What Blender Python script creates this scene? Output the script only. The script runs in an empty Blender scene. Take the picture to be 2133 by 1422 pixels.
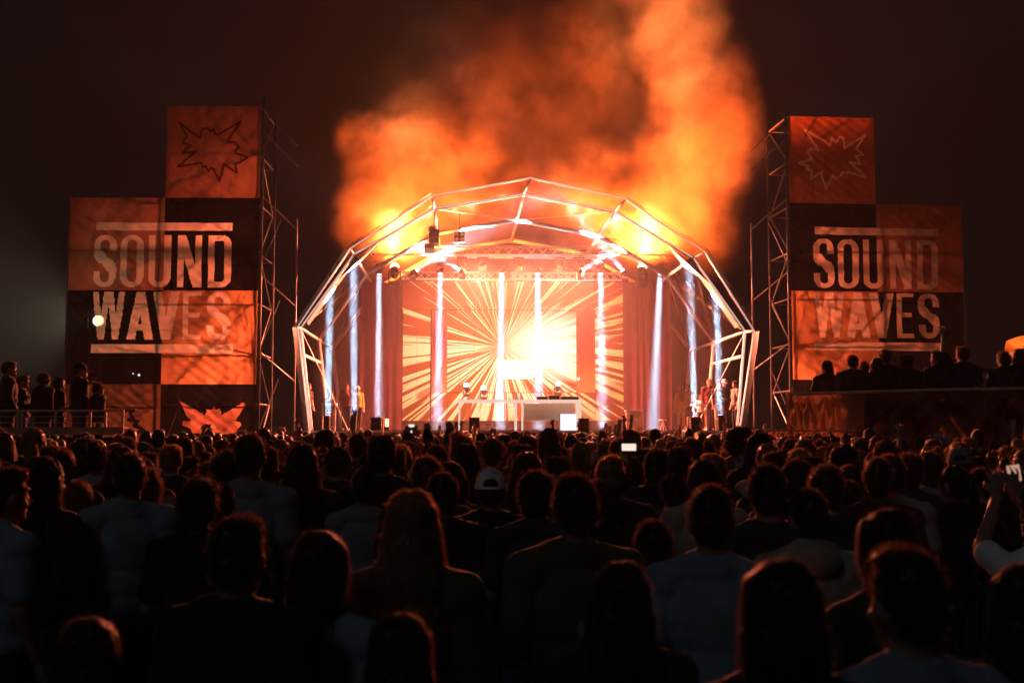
import bpy, bmesh, math, random
import numpy as np
from mathutils import Vector, Matrix, Quaternion
random.seed(7); np.random.seed(7)
sc = bpy.context.scene
COL = sc.collection
R = math.radians

# ---------------------------------------------------------------- camera
F = 2370.0
PITCH = math.atan(184 / F)
CAM = Vector((0, 0, 1.86))
cd = bpy.data.cameras.new('camera'); cam = bpy.data.objects.new('camera', cd); COL.objects.link(cam)
cam.location = CAM; cam.rotation_euler = (R(90) + PITCH, 0, 0)
cd.sensor_width = 36; cd.lens = 36 * F / 2133; cd.clip_start = 0.05; cd.clip_end = 2000
cd.dof.use_dof = True; cd.dof.focus_distance = 38; cd.dof.aperture_fstop = 3.6
sc.camera = cam
# ---------------------------------------------------------------- night sky
w = bpy.data.worlds.new('World'); sc.world = w; w.use_nodes = True
wn = w.node_tree.nodes; bg = wn['Background']
bg.inputs[0].default_value = (1.0, 0.72, 0.70, 1); bg.inputs[1].default_value = 0.0038
sd = bpy.data.lights.new('fill_sun', 'SUN'); sd.energy = 0.075; sd.angle = R(14); sd.color = (0.66, 0.84, 1.0)  # cool fill added behind the viewpoint to brighten the crowd's backs
sun = bpy.data.objects.new('fill_sun', sd); COL.objects.link(sun); sun.rotation_euler = (R(52), 0, R(-28)); sun.location = (-10, -20, 30)
# ---------------------------------------------------------------- exposure, sampling
sc.view_settings.view_transform = 'Standard'; sc.view_settings.look = 'None'
sc.view_settings.exposure = 0; sc.view_settings.gamma = 1
cy = sc.cycles
cy.use_denoising = True
cy.volume_bounces = 0; cy.max_bounces = 6; cy.diffuse_bounces = 2; cy.glossy_bounces = 2
cy.transmission_bounces = 4; cy.transparent_max_bounces = 24; cy.volume_step_rate = 1.0
cy.sample_clamp_indirect = 3.0
cy.caustics_reflective = False; cy.caustics_refractive = False

# ---------------------------------------------------------------- positions: rays through the viewpoint meet real planes
cP, sP = math.cos(PITCH), math.sin(PITCH)
def ray(px, py):
    u = (px - 1066.5) / F; v = (711 - py) / F
    return Vector((u, cP - v * sP, sP + v * cP))
def V(px, py, Y):
    d = ray(px, py); return CAM + d * (Y / d.y)
def onplane(px, py, q, n):
    d = ray(px, py); return CAM + d * ((q - CAM).dot(n) / d.dot(n))
SA = R(2.46)
SO = Vector((0.42, 38, 0)); SX = Vector((math.cos(SA), math.sin(SA), 0)); SY = Vector((-math.sin(SA), math.cos(SA), 0)); Z = Vector((0, 0, 1))
def S(px, py, d): return onplane(px, py, SO + SY * d, SY)
def L(x, d, z): return SO + SX * x + SY * d + Z * z
def tolocal(p): q = p - SO; return q.dot(SX), q.dot(SY), q.z
DECK = 1.84

# ---------------------------------------------------------------- materials
def nt(name):
    m = bpy.data.materials.new(name); m.use_nodes = True
    return m, m.node_tree.nodes, m.node_tree.links
def mat(name, col, rough=0.7, metal=0.0, noise=0.0, nscale=8, bump=0.0, bscale=40, sheen=0.0, spec=0.3, trans=0.0):
    m, n, l = nt(name); b = n['Principled BSDF']
    b.inputs['Base Color'].default_value = (*col, 1); b.inputs['Roughness'].default_value = rough
    b.inputs['Metallic'].default_value = metal; b.inputs['Specular IOR Level'].default_value = spec
    b.inputs['Sheen Weight'].default_value = sheen; b.inputs['Sheen Roughness'].default_value = 0.4
    tc = n.new('ShaderNodeTexCoord')
    if noise:
        t = n.new('ShaderNodeTexNoise'); t.inputs['Scale'].default_value = nscale; t.inputs['Detail'].default_value = 4
        l.new(tc.outputs['Object'], t.inputs['Vector'])
        r = n.new('ShaderNodeMapRange'); r.inputs['From Min'].default_value = .3; r.inputs['From Max'].default_value = .7
        r.inputs['To Min'].default_value = 1 - noise; r.inputs['To Max'].default_value = 1 + noise
        l.new(t.outputs['Fac'], r.inputs['Value'])
        mx = n.new('ShaderNodeVectorMath'); mx.operation = 'SCALE'; mx.inputs[0].default_value = col
        l.new(r.outputs[0], mx.inputs['Scale']); l.new(mx.outputs[0], b.inputs['Base Color'])
    if bump:
        t = n.new('ShaderNodeTexNoise'); t.inputs['Scale'].default_value = bscale; t.inputs['Detail'].default_value = 5
        l.new(tc.outputs['Object'], t.inputs['Vector'])
        bp = n.new('ShaderNodeBump'); bp.inputs['Strength'].default_value = bump; bp.inputs['Distance'].default_value = .02
        l.new(t.outputs['Fac'], bp.inputs['Height']); l.new(bp.outputs[0], b.inputs['Normal'])
    return m
def emit(name, col, s):
    m, n, l = nt(name); n.remove(n['Principled BSDF']); e = n.new('ShaderNodeEmission')
    e.inputs[0].default_value = (*col, 1); e.inputs[1].default_value = s
    l.new(e.outputs[0], n['Material Output'].inputs[0]); return m
def cloth(name, col, tr=0.5, see=0.05, wr=.25):
    """thin banner fabric: reflects, lets light through diffusely, and a little straight through its mesh"""
    m, n, l = nt(name); n.remove(n['Principled BSDF']); o = n['Material Output']
    tc = n.new('ShaderNodeTexCoord'); mp = n.new('ShaderNodeMapping'); mp.inputs['Scale'].default_value = (1.4, 1.4, .9); mp.inputs['Rotation'].default_value = (0, R(35), 0)
    t = n.new('ShaderNodeTexNoise'); t.inputs['Scale'].default_value = 1.3; t.inputs['Detail'].default_value = 5; t.inputs['Distortion'].default_value = 1.2
    l.new(tc.outputs['Object'], mp.inputs[0]); l.new(mp.outputs[0], t.inputs['Vector'])
    r = n.new('ShaderNodeMapRange'); r.inputs[1].default_value = .3; r.inputs[2].default_value = .7; r.inputs[3].default_value = 1 - wr; r.inputs[4].default_value = 1 + wr
    l.new(t.outputs['Fac'], r.inputs[0])
    c = n.new('ShaderNodeVectorMath'); c.operation = 'SCALE'; c.inputs[0].default_value = col; l.new(r.outputs[0], c.inputs['Scale'])
    d = n.new('ShaderNodeBsdfDiffuse'); tl = n.new('ShaderNodeBsdfTranslucent'); tp = n.new('ShaderNodeBsdfTransparent')
    l.new(c.outputs[0], d.inputs[0]); l.new(c.outputs[0], tl.inputs[0])
    bp = n.new('ShaderNodeBump'); bp.inputs['Strength'].default_value = .22; bp.inputs['Distance'].default_value = .05
    l.new(t.outputs['Fac'], bp.inputs['Height']); l.new(bp.outputs[0], d.inputs['Normal']); l.new(bp.outputs[0], tl.inputs['Normal'])
    m1 = n.new('ShaderNodeMixShader'); m1.inputs[0].default_value = tr; l.new(d.outputs[0], m1.inputs[1]); l.new(tl.outputs[0], m1.inputs[2])
    m2 = n.new('ShaderNodeMixShader'); m2.inputs[0].default_value = see; l.new(m1.outputs[0], m2.inputs[1]); l.new(tp.outputs[0], m2.inputs[2])
    l.new(m2.outputs[0], o.inputs[0]); return m

M = {}
M['alu'] = mat('aluminium tube', (.82, .80, .80), .5, .1, .12, 6)
M['steel'] = mat('galvanised scaffold tube', (.20, .19, .18), .5, .3, .2, 5)
M['black'] = mat('black powder coat', (.012, .012, .013), .5, 0, .2, 20)
M['blackcloth'] = mat('black stage drape', (.012, .010, .011), .9, 0, .3, 3, .4, 6)
M['deck'] = mat('black plywood deck', (.05, .045, .042), .45, 0, .3, 4, .2, 30)
M['white'] = mat('white painted frame', (.8, .79, .77), .5, 0, .05, 6)
M['ground'] = mat('trampled dark ground', (.030, .024, .018), .95, 0, .5, 1.5, .8, 8)
M['wood'] = mat('plywood kickboard', (.62, .32, .16), .75, 0, .3, 5)  # plywood colour warmed to carry the orange stage light
M['rail'] = mat('stage light tinted rail', (.78, .46, .26), .6, .1, .3, 8)  # orange stage light put into the rail colour
M['mesh_o'] = mat('debris netting', (.30, .13, .06), .95, 0, .35, 3, .8, 14)
M['cup'] = mat('plastic cup', (.75, .55, .35), .35)
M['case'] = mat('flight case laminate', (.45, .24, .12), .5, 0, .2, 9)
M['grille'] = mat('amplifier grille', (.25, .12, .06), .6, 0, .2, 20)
M['whitebox'] = mat('white monitor case', (.85, .85, .84), .4)

# ---------------------------------------------------------------- mesh building
class MB:
    def __init__(s): s.v = []; s.f = []; s.mi = []
    def quad(s, a, b, c, d, mi=0):
        i = len(s.v); s.v += [a, b, c, d]; s.f.append((i, i + 1, i + 2, i + 3)); s.mi.append(mi); return s
    def poly(s, pts, mi=0):
        i = len(s.v); s.v += list(pts); s.f.append(tuple(range(i, i + len(pts)))); s.mi.append(mi); return s
    def box(s, c, ax, ay, az, mi=0):
        """centre and three half-axis vectors"""
        i = len(s.v)
        for k in (-1, 1):
            for j in (-1, 1):
                for q in (-1, 1): s.v.append(c + ax * q + ay * j + az * k)
        for f in ((0, 2, 3, 1), (4, 5, 7, 6), (0, 1, 5, 4), (2, 6, 7, 3), (0, 4, 6, 2), (1, 3, 7, 5)):
            s.f.append(tuple(i + t for t in f)); s.mi.append(mi)
        return s
    def lbox(s, x0, x1, d0, d1, z0, z1, mi=0):
        return s.box(L((x0 + x1) / 2, (d0 + d1) / 2, (z0 + z1) / 2), SX * ((x1 - x0) / 2), SY * ((d1 - d0) / 2), Z * ((z1 - z0) / 2), mi)
    def tube(s, p0, p1, r0, r1=None, n=8, cap=True, mi=0):
        r1 = r0 if r1 is None else r1
        d = (p1 - p0)
        if d.length < 1e-6: return s
        d = d.normalized(); a = d.orthogonal().normalized(); b = d.cross(a); i = len(s.v)
        for p, r in ((p0, r0), (p1, r1)):
            for k in range(n):
                t = 2 * math.pi * k / n; s.v.append(p + a * (math.cos(t) * r) + b * (math.sin(t) * r))
        for k in range(n):
            s.f.append((i + k, i + (k + 1) % n, i + n + (k + 1) % n, i + n + k)); s.mi.append(mi)
        if cap:
            s.f.append(tuple(i + k for k in reversed(range(n)))); s.mi.append(mi)
            s.f.append(tuple(i + n + k for k in range(n))); s.mi.append(mi)
        return s
    def ball(s, c, r, n=8, m=6, mi=0, sz=(1, 1, 1)):
        i = len(s.v); s.v.append(c + Z * r * sz[2])
        for j in range(1, m):
            for k in range(n):
                a = math.pi * j / m; t = 2 * math.pi * k / n
                s.v.append(c + Vector((math.sin(a) * math.cos(t) * r * sz[0], math.sin(a) * math.sin(t) * r * sz[1], math.cos(a) * r * sz[2])))
        s.v.append(c - Z * r * sz[2]); e = len(s.v) - 1
        for k in range(n):
            s.f.append((i, i + 1 + k, i + 1 + (k + 1) % n)); s.mi.append(mi)
            for j in range(m - 2):
                a = i + 1 + j * n; s.f.append((a + k, a + n + k, a + n + (k + 1) % n, a + (k + 1) % n)); s.mi.append(mi)
            a = i + 1 + (m - 2) * n; s.f.append((a + k, e, a + (k + 1) % n)); s.mi.append(mi)
        return s
WB = {}
def thing(name, label, cat, base, group=None):
    o = bpy.data.objects.new(name, None); COL.objects.link(o); o.location = base; o.empty_display_size = .2
    o['label'] = label; o['category'] = cat
    if group: o['group'] = group
    WB[o] = Vector(base); return o
def put(name, mb, mats, parent=None, base=None, label=None, cat=None, group=None, kind=None, smooth=False):
    if parent is not None: b = WB[parent]
    else: b = Vector(base) if base is not None else Vector((0, 0, 0))
    me = bpy.data.meshes.new(name)
    me.from_pydata([tuple(Vector(v) - b) for v in mb.v], [], mb.f)
    if not isinstance(mats, (list, tuple)): mats = [mats]
    for m in mats: me.materials.append(m)
    if len(mats) > 1: me.polygons.foreach_set('material_index', mb.mi)
    if smooth: me.polygons.foreach_set('use_smooth', [True] * len(me.polygons))
    me.update()
    o = bpy.data.objects.new(name, me); COL.objects.link(o)
    if parent is not None: o.parent = parent
    else: o.location = b
    WB[o] = b
    if label: o['label'] = label
    if cat: o['category'] = cat
    if group: o['group'] = group
    if kind: o['kind'] = kind
    return o
def light(name, kind, loc, aim, parent, energy, col, **k):
    d = bpy.data.lights.new(name, kind); d.energy = energy; d.color = col
    for a, b in k.items(): setattr(d, a, b)
    o = bpy.data.objects.new(name, d); COL.objects.link(o); o.parent = parent
    o.location = Vector(loc) - WB[parent]
    if aim is not None: o.rotation_mode = 'QUATERNION'; o.rotation_quaternion = Vector(aim).normalized().to_track_quat('-Z', 'Y')
    return o

# ================================================================ SETTING
g = MB(); g.quad(Vector((-300, -60, 0)), Vector((300, -60, 0)), Vector((300, 400, 0)), Vector((-300, 400, 0)))
put('ground', g, M['ground'], kind='structure')

# ================================================================ STAGE DECK
stage = thing('stage_platform', 'raised black stage deck with a pale front edge behind the crowd', 'stage', L(0, 0, 0))
WXL, WXR = -8.3, 8.3
put('deck', MB().lbox(WXL + .2, WXR - .2, 0.4, 12.5, DECK - .12, DECK), M['deck'], stage)
put('front_edge', MB().lbox(WXL + .9, WXR - .9, 0.36, 0.397, DECK - .07, DECK - .012), M['alu'], stage)
fb = MB(); random.seed(3)
for k in range(46):
    x = -7.3 + k * .322
    fb.tube(L(x, .3, 0), L(x, .3, 1.25), .016, n=5)
for z in (.15, 1.25): fb.tube(L(-7.4, .3, z), L(7.4, .3, z), .022, n=6)
put('barrier_bars', fb, M['alu'], stage, kind='stuff')
put('skirt', MB().lbox(WXL + .3, WXR - .3, .62, .66, 0, DECK - .13), M['blackcloth'], stage)

# ================================================================ DOME CANOPY
dome = thing('stage_canopy', 'faceted dome canopy of white tubes and clear film over the stage', 'canopy', L(0, 0, 0))
def arch_local(pts, d):
    return [(tolocal(S(x, y, d))[0], tolocal(S(x, y, d))[2]) for x, y in pts]
A1 = arch_local([(644, 893), (620, 681), (729, 518), (901, 408), (1105, 371), (1303, 415), (1469, 526), (1571, 690), (1541, 893)], 0.0)
A2 = arch_local([(649, 893), (626, 684), (737, 531), (905, 435), (1091, 405), (1281, 441), (1443, 537), (1552, 691), (1536, 893)], 1.0)
A0 = arch_local([(633, 893), (609, 682), (722, 512), (899, 400), (1105, 364), (1306, 408), (1476, 520), (1582, 690), (1553, 893)], -.35)
def ext(A):
    A = list(A)
    for i, j in ((0, 1), (-1, -2)):
        (x0, z0), (x1, z1) = A[i], A[j]; t = z0 / (z1 - z0); A[i] = (x0 - (x1 - x0) * t, 0.0)
    return A
A0, A1, A2 = ext(A0), ext(A1), ext(A2)
DA = [0.0, 1.0, 5.9, 10.6]
ARCH = [[L(x, 0, z) for x, z in A1]] + [[L(x, d, z) for x, z in A2] for d in DA[1:]]
M['film'] = None
def film(name, opac, col, shad=.8):
    m, n, l = nt(name); n.remove(n['Principled BSDF']); tp = n.new('ShaderNodeBsdfTransparent'); tl = n.new('ShaderNodeBsdfTranslucent'); gl = n.new('ShaderNodeBsdfGlossy')
    tl.inputs[0].default_value = (*col, 1); gl.inputs['Roughness'].default_value = .25; gl.inputs[0].default_value = (.8, .8, .8, 1)
    tc = n.new('ShaderNodeTexCoord'); t = n.new('ShaderNodeTexNoise'); t.inputs['Scale'].default_value = .9; t.inputs['Detail'].default_value = 5; t.inputs['Distortion'].default_value = 1
    l.new(tc.outputs['Object'], t.inputs['Vector'])
    r = n.new('ShaderNodeMapRange'); r.inputs[1].default_value = .35; r.inputs[2].default_value = .75; r.inputs[3].default_value = opac * .6; r.inputs[4].default_value = opac * 1.5; l.new(t.outputs['Fac'], r.inputs[0])
    m1 = n.new('ShaderNodeMixShader'); m1.inputs[0].default_value = .05; l.new(tl.outputs[0], m1.inputs[1]); l.new(gl.outputs[0], m1.inputs[2])
    m2 = n.new('ShaderNodeMixShader'); l.new(r.outputs[0], m2.inputs[0]); l.new(tp.outputs[0], m2.inputs[1]); l.new(m1.outputs[0], m2.inputs[2])
    l.new(m2.outputs[0], n['Material Output'].inputs[0]); return m
M['film'] = film('clear canopy film', .055, (.8, .8, .8))
M['film3'] = film('frosted side film', .42, (.7, .7, .7)); M['film4'] = film('heavy lower side film', .66, (.5, .5, .5))
M['film5'] = film('thin side film', .09, (.7, .7, .7))
M['film2'] = film('frosted canopy film edge', .5, (.55, .42, .40))
RA = [.035, .055, .085, .085]
for i, A in enumerate(ARCH):
    for j in range(8):
        t = MB(); t.tube(A[j], A[j + 1], RA[i], n=8); t.ball(A[j + 1], RA[i] * 1.25)
        put('arch_tube', t, M['alu'], dome, smooth=True)
for i in range(3):
    for j in range(1, 8):
        put('purlin', MB().tube(ARCH[i][j], ARCH[i + 1][j], .045 if i == 0 else .06, n=8), M['alu'], dome, smooth=True)
# film panels between the arches, subdivided and slightly bellied
for i in range(3):
    for j in range(8):
        a, b, c, d = ARCH[i][j], ARCH[i][j + 1], ARCH[i + 1][j + 1], ARCH[i + 1][j]
        if j in (0, 7): continue
        nrm = (b - a).cross(d - a).normalized(); m = MB(); N = 5
        P = [[a.lerp(b, u / N).lerp(d.lerp(c, u / N), v / N) + nrm * (-.12 * math.sin(math.pi * u / N) * math.sin(math.pi * v / N)) for v in range(N + 1)] for u in range(N + 1)]
        for u in range(N):
            for v in range(N): m.quad(P[u][v], P[u + 1][v], P[u + 1][v + 1], P[u][v + 1])
        put('film_panel', m, M['film4'] if i == 1 and j in (1, 6) else M['film3'] if i == 1 and j in (2, 5) else M['film5'] if j in (0, 7) else M['film'], dome, smooth=True)
LIP = [L(x, -.35, z) for x, z in A0]
for j in range(8):
    m = MB(); m.quad(LIP[j], LIP[j + 1], ARCH[0][j + 1], ARCH[0][j])
    if j not in (3, 4): put('film_edge', m, M['film2'], dome)
for j in (2, 6):   # pale corner plates at the two shoulder joints
    P0, P1 = ARCH[1][j], ARCH[2][j]
    m = MB(); a = P0 + (ARCH[1][j - 1] - P0).normalized() * 1.0; b = P0 + (ARCH[1][j + 1] - P0).normalized() * 1.0; c = P0.lerp(P1, .34); dn = Vector((0, 0, -.06))
    m.poly([a + dn, c + dn, b + dn]); m.poly([a + dn * 1.4, c + dn * 1.4, b + dn * 1.4]); put('corner_plate', m, M['white'], dome)
M['sleeve'] = mat('grey sleeve cloth', (.30, .30, .31), .8)  # cloth of the added beam stops
for j, k in ((2, 1), (6, 7)):   # cloth flags added along the side tubes to stop the upward beams
    P0, P1 = ARCH[1][j], ARCH[1][k]; m = MB(); N = 8; q = SY * .5
    for u in range(N):
        a, b = P0.lerp(P1, .08 + .8 * u / N), P0.lerp(P1, .08 + .8 * (u + 1) / N); dn = Vector((0, 0, -.07)); m.quad(a + dn, b + dn, b + q + dn * 2, a + q + dn * 2); m.quad(a + dn * 1.2, b + dn * 1.2, b + q + dn * 2.2, a + q + dn * 2.2)
    put('beam_stop', m, M['sleeve'], dome)
M['strip'] = emit('added pale arch glow', (1, .74, .66), .85)   # thin glowing strips added so the two front arches read pale
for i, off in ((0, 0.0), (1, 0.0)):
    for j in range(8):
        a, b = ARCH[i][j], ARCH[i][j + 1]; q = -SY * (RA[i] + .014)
        put('added_glow_strip', MB().tube(a + q, b + q, .017 if i else .013, n=6), M['strip'], dome)
# cross cables
for (i, j, k, l_) in [(1, 1, 2, 2), (1, 2, 2, 1), (1, 6, 2, 7), (1, 7, 2, 6), (1, 3, 2, 4), (1, 5, 2, 4), (1, 2, 2, 3), (1, 6, 2, 5), (0, 1, 1, 0), (0, 7, 1, 8), (2, 2, 3, 1), (2, 6, 3, 7)]:
    put('bracing_cable', MB().tube(ARCH[i][j], ARCH[k][l_], .014, n=5), M['alu'], dome)
put('bracing_cable', MB().tube(ARCH[1][1], L(ARCH[1][1].x - ARCH[1][1].x + A2[1][0] + 1.5, 2.6, DECK), .014, n=5), M['alu'], dome)
put('bracing_cable', MB().tube(ARCH[1][7], L(A2[7][0] - 1.5, 2.6, DECK), .014, n=5), M['alu'], dome)
for s, j in ((1, 1), (-1, 7)):   # horizontal side rails, low on the sides
    z = 4.4; x = A2[j][0] + s * .12
    put('side_rail', MB().tube(L(x, 1.0, z), L(x, 5.9, z), .06, n=8), M['alu'], dome)
# dark drape closing the back of the dome
back = MB(); zz = [L(x * .99, 10.9, z * .99) for x, z in A2]; back.poly([zz[k] for k in range(9)])
bd = put('back_drape', back, M['blackcloth'], base=L(0, 10.9, 0), label='black cloth drape closing the back of the domed stage', cat='drape')

# ================================================================ SIDE DRAPES beside the screen
M['drape'] = mat('maroon black wing drape', (.075, .012, .026), .9, 0, .2, 2, .3, 5, trans=0)
def drape(x0, x1, y0, y1, d, label):
    a, b = S(x0, y1, d), S(x1, y1, d); top = S(x0, y0, d).z; ax, _, _ = tolocal(a); bx, _, _ = tolocal(b)
    m = MB(); N = 44
    for k in range(N):
        xa = ax + (bx - ax) * k / N; xb = ax + (bx - ax) * (k + 1) / N
        f = lambda x: (.03) * math.sin(x * 17 + math.sin(x * 5) * 2)
        m.quad(L(xa, d + f(xa), DECK + .01), L(xb, d + f(xb), DECK + .01), L(xb, d + f(xb), top), L(xa, d + f(xa), top))
    return put('wing_drape', m, M['drape'], base=L((ax + bx) / 2, d, DECK), label=label, cat='drape', group='wing drapes either side of the screen', smooth=True)
drape(748, 836, 588, 893, 6.9, 'dark red wing drape left of the ray patterned screen')
drape(1299, 1400, 588, 893, 6.9, 'red orange wing drape right of the ray patterned screen, behind the amplifier')

# ================================================================ LED SCREENS
SC_ = S(1047, 722, 8.5)    # where the rays of the picture meet
cx, _, cz = tolocal(SC_)
def led_mat():
    m, n, l = nt('led rays picture'); n.remove(n['Principled BSDF'])
    def MA(op, a, b=None, c=None, clamp=False):
        x = n.new('ShaderNodeMath'); x.operation = op; x.use_clamp = clamp
        for i, q in enumerate((a, b, c)):
            if q is None: continue
            if isinstance(q, (int, float)): x.inputs[i].default_value = q
            else: l.new(q, x.inputs[i])
        return x.outputs[0]
    def MR(v, a, b, c, d):
        x = n.new('ShaderNodeMapRange'); x.inputs[1].default_value = a; x.inputs[2].default_value = b; x.inputs[3].default_value = c; x.inputs[4].default_value = d; l.new(v, x.inputs[0]); return x.outputs[0]
    ge = n.new('ShaderNodeNewGeometry')
    def dot(v, off):
        x = n.new('ShaderNodeVectorMath'); x.operation = 'DOT_PRODUCT'; x.inputs[1].default_value = v; l.new(ge.outputs['Position'], x.inputs[0])
        return MA('SUBTRACT', x.outputs['Value'], off)
    X = dot(tuple(SX), SO.dot(SX) + cx); Zc = dot((0, 0, 1), cz)
    rr = MA('SQRT', MA('ADD', MA('MULTIPLY', X, X), MA('MULTIPLY', Zc, Zc)))
    ang = MA('ARCTAN2', Zc, MA('ABSOLUTE', X))
    sgn = MA('MULTIPLY', MA('SIGN', X), 7.0)
    def N1(k, rk, off):
        cm = n.new('ShaderNodeCombineXYZ'); l.new(MA('MULTIPLY', ang, k), cm.inputs[0]); l.new(MA('MULTIPLY', rr, rk), cm.inputs[1]); l.new(MA('ADD', sgn, off), cm.inputs[2])
        t = n.new('ShaderNodeTexNoise'); t.inputs['Scale'].default_value = 1; t.inputs['Detail'].default_value = 1.5; l.new(cm.outputs[0], t.inputs['Vector']); return t.outputs['Fac']
    up = MR(Zc, -.6, 1.2, -.02, .075)      # rays thin out towards the top
    a = MA('SUBTRACT', N1(15, .10, 0.3), up); b = MA('SUBTRACT', N1(32, .16, 5.1), MA('MULTIPLY', up, .8)); c = N1(9, .45, 9.7)
    ra = MR(a, .56, .575, 0, 1); rb = MR(b, .565, .58, 0, 1)
    rays = MA('MULTIPLY', MA('MAXIMUM', ra, rb), MR(c, .33, .40, .25, 1))
    rmin = MR(rr, .25, .8, 0.3, 1)
    rays = MA('MULTIPLY', rays, rmin)
    # the right-hand middle of the picture is a white burst
    dx = MA('SUBTRACT', X, 1.95); dz = MA('SUBTRACT', Zc, -.1)
    dd = MA('SQRT', MA('ADD', MA('MULTIPLY', MA('MULTIPLY', dx, dx), .55), MA('MULTIPLY', dz, dz)))
    burst = MR(MA('ADD', dd, MR(N1(20, .2, 2), .3, .7, -.35, .35)), .35, 1.75, 1.0, 0)
    # the block under the meeting point
    bar = MA('MULTIPLY', MA('MULTIPLY', MA('GREATER_THAN', X, -.22), MA('LESS_THAN', X, 1.25)), MA('MULTIPLY', MA('LESS_THAN', Zc, -.55), MA('GREATER_THAN', Zc, -1.32)))
    inner = MR(rr, .2, 5.2, 1, 0)
    white = MA('MAXIMUM', MA('MULTIPLY', burst, 1.0), bar)
    mixc = n.new('ShaderNodeMix'); mixc.data_type = 'RGBA'
    base0 = n.new('ShaderNodeMix'); base0.data_type = 'RGBA'; l.new(inner, base0.inputs[0]); base0.inputs[6].default_value = (.26, .018, .004, 1); base0.inputs[7].default_value = (.95, .15, .018, 1)
    rayc = n.new('ShaderNodeMix'); rayc.data_type = 'RGBA'; l.new(inner, rayc.inputs[0]); rayc.inputs[6].default_value = (1.0, .36, .08, 1); rayc.inputs[7].default_value = (2.1, 1.35, .75, 1)
    l.new(rays, mixc.inputs[0]); l.new(base0.outputs[2], mixc.inputs[6]); l.new(rayc.outputs[2], mixc.inputs[7])
    mixw = n.new('ShaderNodeMix'); mixw.data_type = 'RGBA'; l.new(white, mixw.inputs[0]); l.new(mixc.outputs[2], mixw.inputs[6]); mixw.inputs[7].default_value = (1.9, 1.5, 1.0, 1)
    e = n.new('ShaderNodeEmission'); l.new(mixw.outputs[2], e.inputs[0]); e.inputs[1].default_value = 1.0
    l.new(e.outputs[0], n['Material Output'].inputs[0]); return m
M['led'] = led_mat()
def screen(label, x0, x1, y0, y1, d, nx, nz):
    a, b = S(x0, y1, d), S(x1, y0, d); ax, _, az = tolocal(a); bx, _, bz = tolocal(b); az = max(az, DECK + .02)
    t = thing('led_screen', label, 'led screen', L((ax + bx) / 2, d, az), 'led screens at the back of the stage')
    put('cabinet_frame', MB().lbox(ax - .02, bx + .02, d + .02, d + .12, az - .015, bz + .02), M['black'], t)
    w_, h_ = (bx - ax) / nx, (bz - az) / nz; me = None
    for i in range(nx):
        for k in range(nz):
            m = MB(); gp = .004
            q = put('led_panel', m.lbox(ax + i * w_ + gp, ax + (i + 1) * w_ - gp, d - .05, d + .018, az + k * h_ + gp, az + (k + 1) * h_ - gp), M['led'], t)
    return t
screen('tall narrow screen of orange rays on the left of the stage', 838, 897, 645, 876, 7.6, 2, 7)
screen('tall narrow screen of orange rays on the right of the stage', 1240, 1297, 645, 876, 7.6, 2, 7)
screen('wide header screen of rays running above the pillars under the truss', 838, 1297, 588, 644, 7.61, 14, 2)
screen('central screen with a white ray burst behind the desk', 925, 1204, 640, 836, 8.5, 9, 6)
screen('low screen strip with slanting rays behind the desk legs', 898, 1239, 818, 876, 7.62, 10, 2)
M['pillar'] = mat('pillar wrap', (.75, .28, .13), .7, 0, .08, 3)
for x0, x1, lb in ((899, 931, 'left of the central screen'), (1201, 1239, 'right of the central screen')):
    a, b = tolocal(S(x0, 816, 7.5))[0], tolocal(S(x1, 816, 7.5))[0]; zt = tolocal(S(x0, 646, 7.5))[2]; zb = tolocal(S(x0, 817, 7.5))[2]
    put('screen_pillar', MB().lbox(a, b, 7.45, 7.58, zb, zt), M['pillar'], base=L((a + b) / 2, 7.5, zb), label='flat orange lit pillar panel ' + lb, cat='pillar', group='pillars either side of the central screen')

# ================================================================ TRUSSES
def truss(label, x0, x1, y, d, h, mat_, zshift=0, seg=None):
    a = S(x0, y, d); b = S(x1, y, d); ax, _, z = tolocal(a); bx, _, _ = tolocal(b)
    t = thing('lighting_truss', label, 'truss', L((ax + bx) / 2, d, z))
    for dz in (0, h):
        for dd in (0, h): put('chord', MB().tube(L(ax, d + dd, z + dz), L(bx, d + dd, z + dz), .026, n=8), mat_, t, smooth=True)
    n_ = int((bx - ax) / (h * 1.1)); m = MB()
    for k in range(n_):
        xa = ax + (bx - ax) * k / n_; xb = ax + (bx - ax) * (k + 1) / n_
        for dd in (0, h):
            m.tube(L(xa, d + dd, z), L(xb, d + dd, z + h), .010, n=4, cap=False); m.tube(L(xa, d + dd, z + h), L(xb, d + dd, z), .010, n=4, cap=False)
        m.tube(L(xa, d, z + h), L(xb, d + h, z + h), .010, n=4, cap=False); m.tube(L(xa, d, z), L(xb, d + h, z), .010, n=4, cap=False)
    put('lattice', m, mat_, t, kind='stuff')
    return t, ax, bx, z
TD = 6.2
truss('lower silver lattice truss across the stage above the screens', 836, 1304, 580, TD + .5, .27, M['alu'])
truss('upper lattice truss carrying the moving head lamps', 905, 1262, 533, TD, .40, M['alu'])
put('cross_pipe', MB().tube(S(772, 530, TD - .6), S(1400, 531, TD - .6), .035, n=8), M['alu'], base=S(1086, 530, TD - .6), label='long pale crossbar pipe running in front of the upper truss', cat='pipe')
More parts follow.
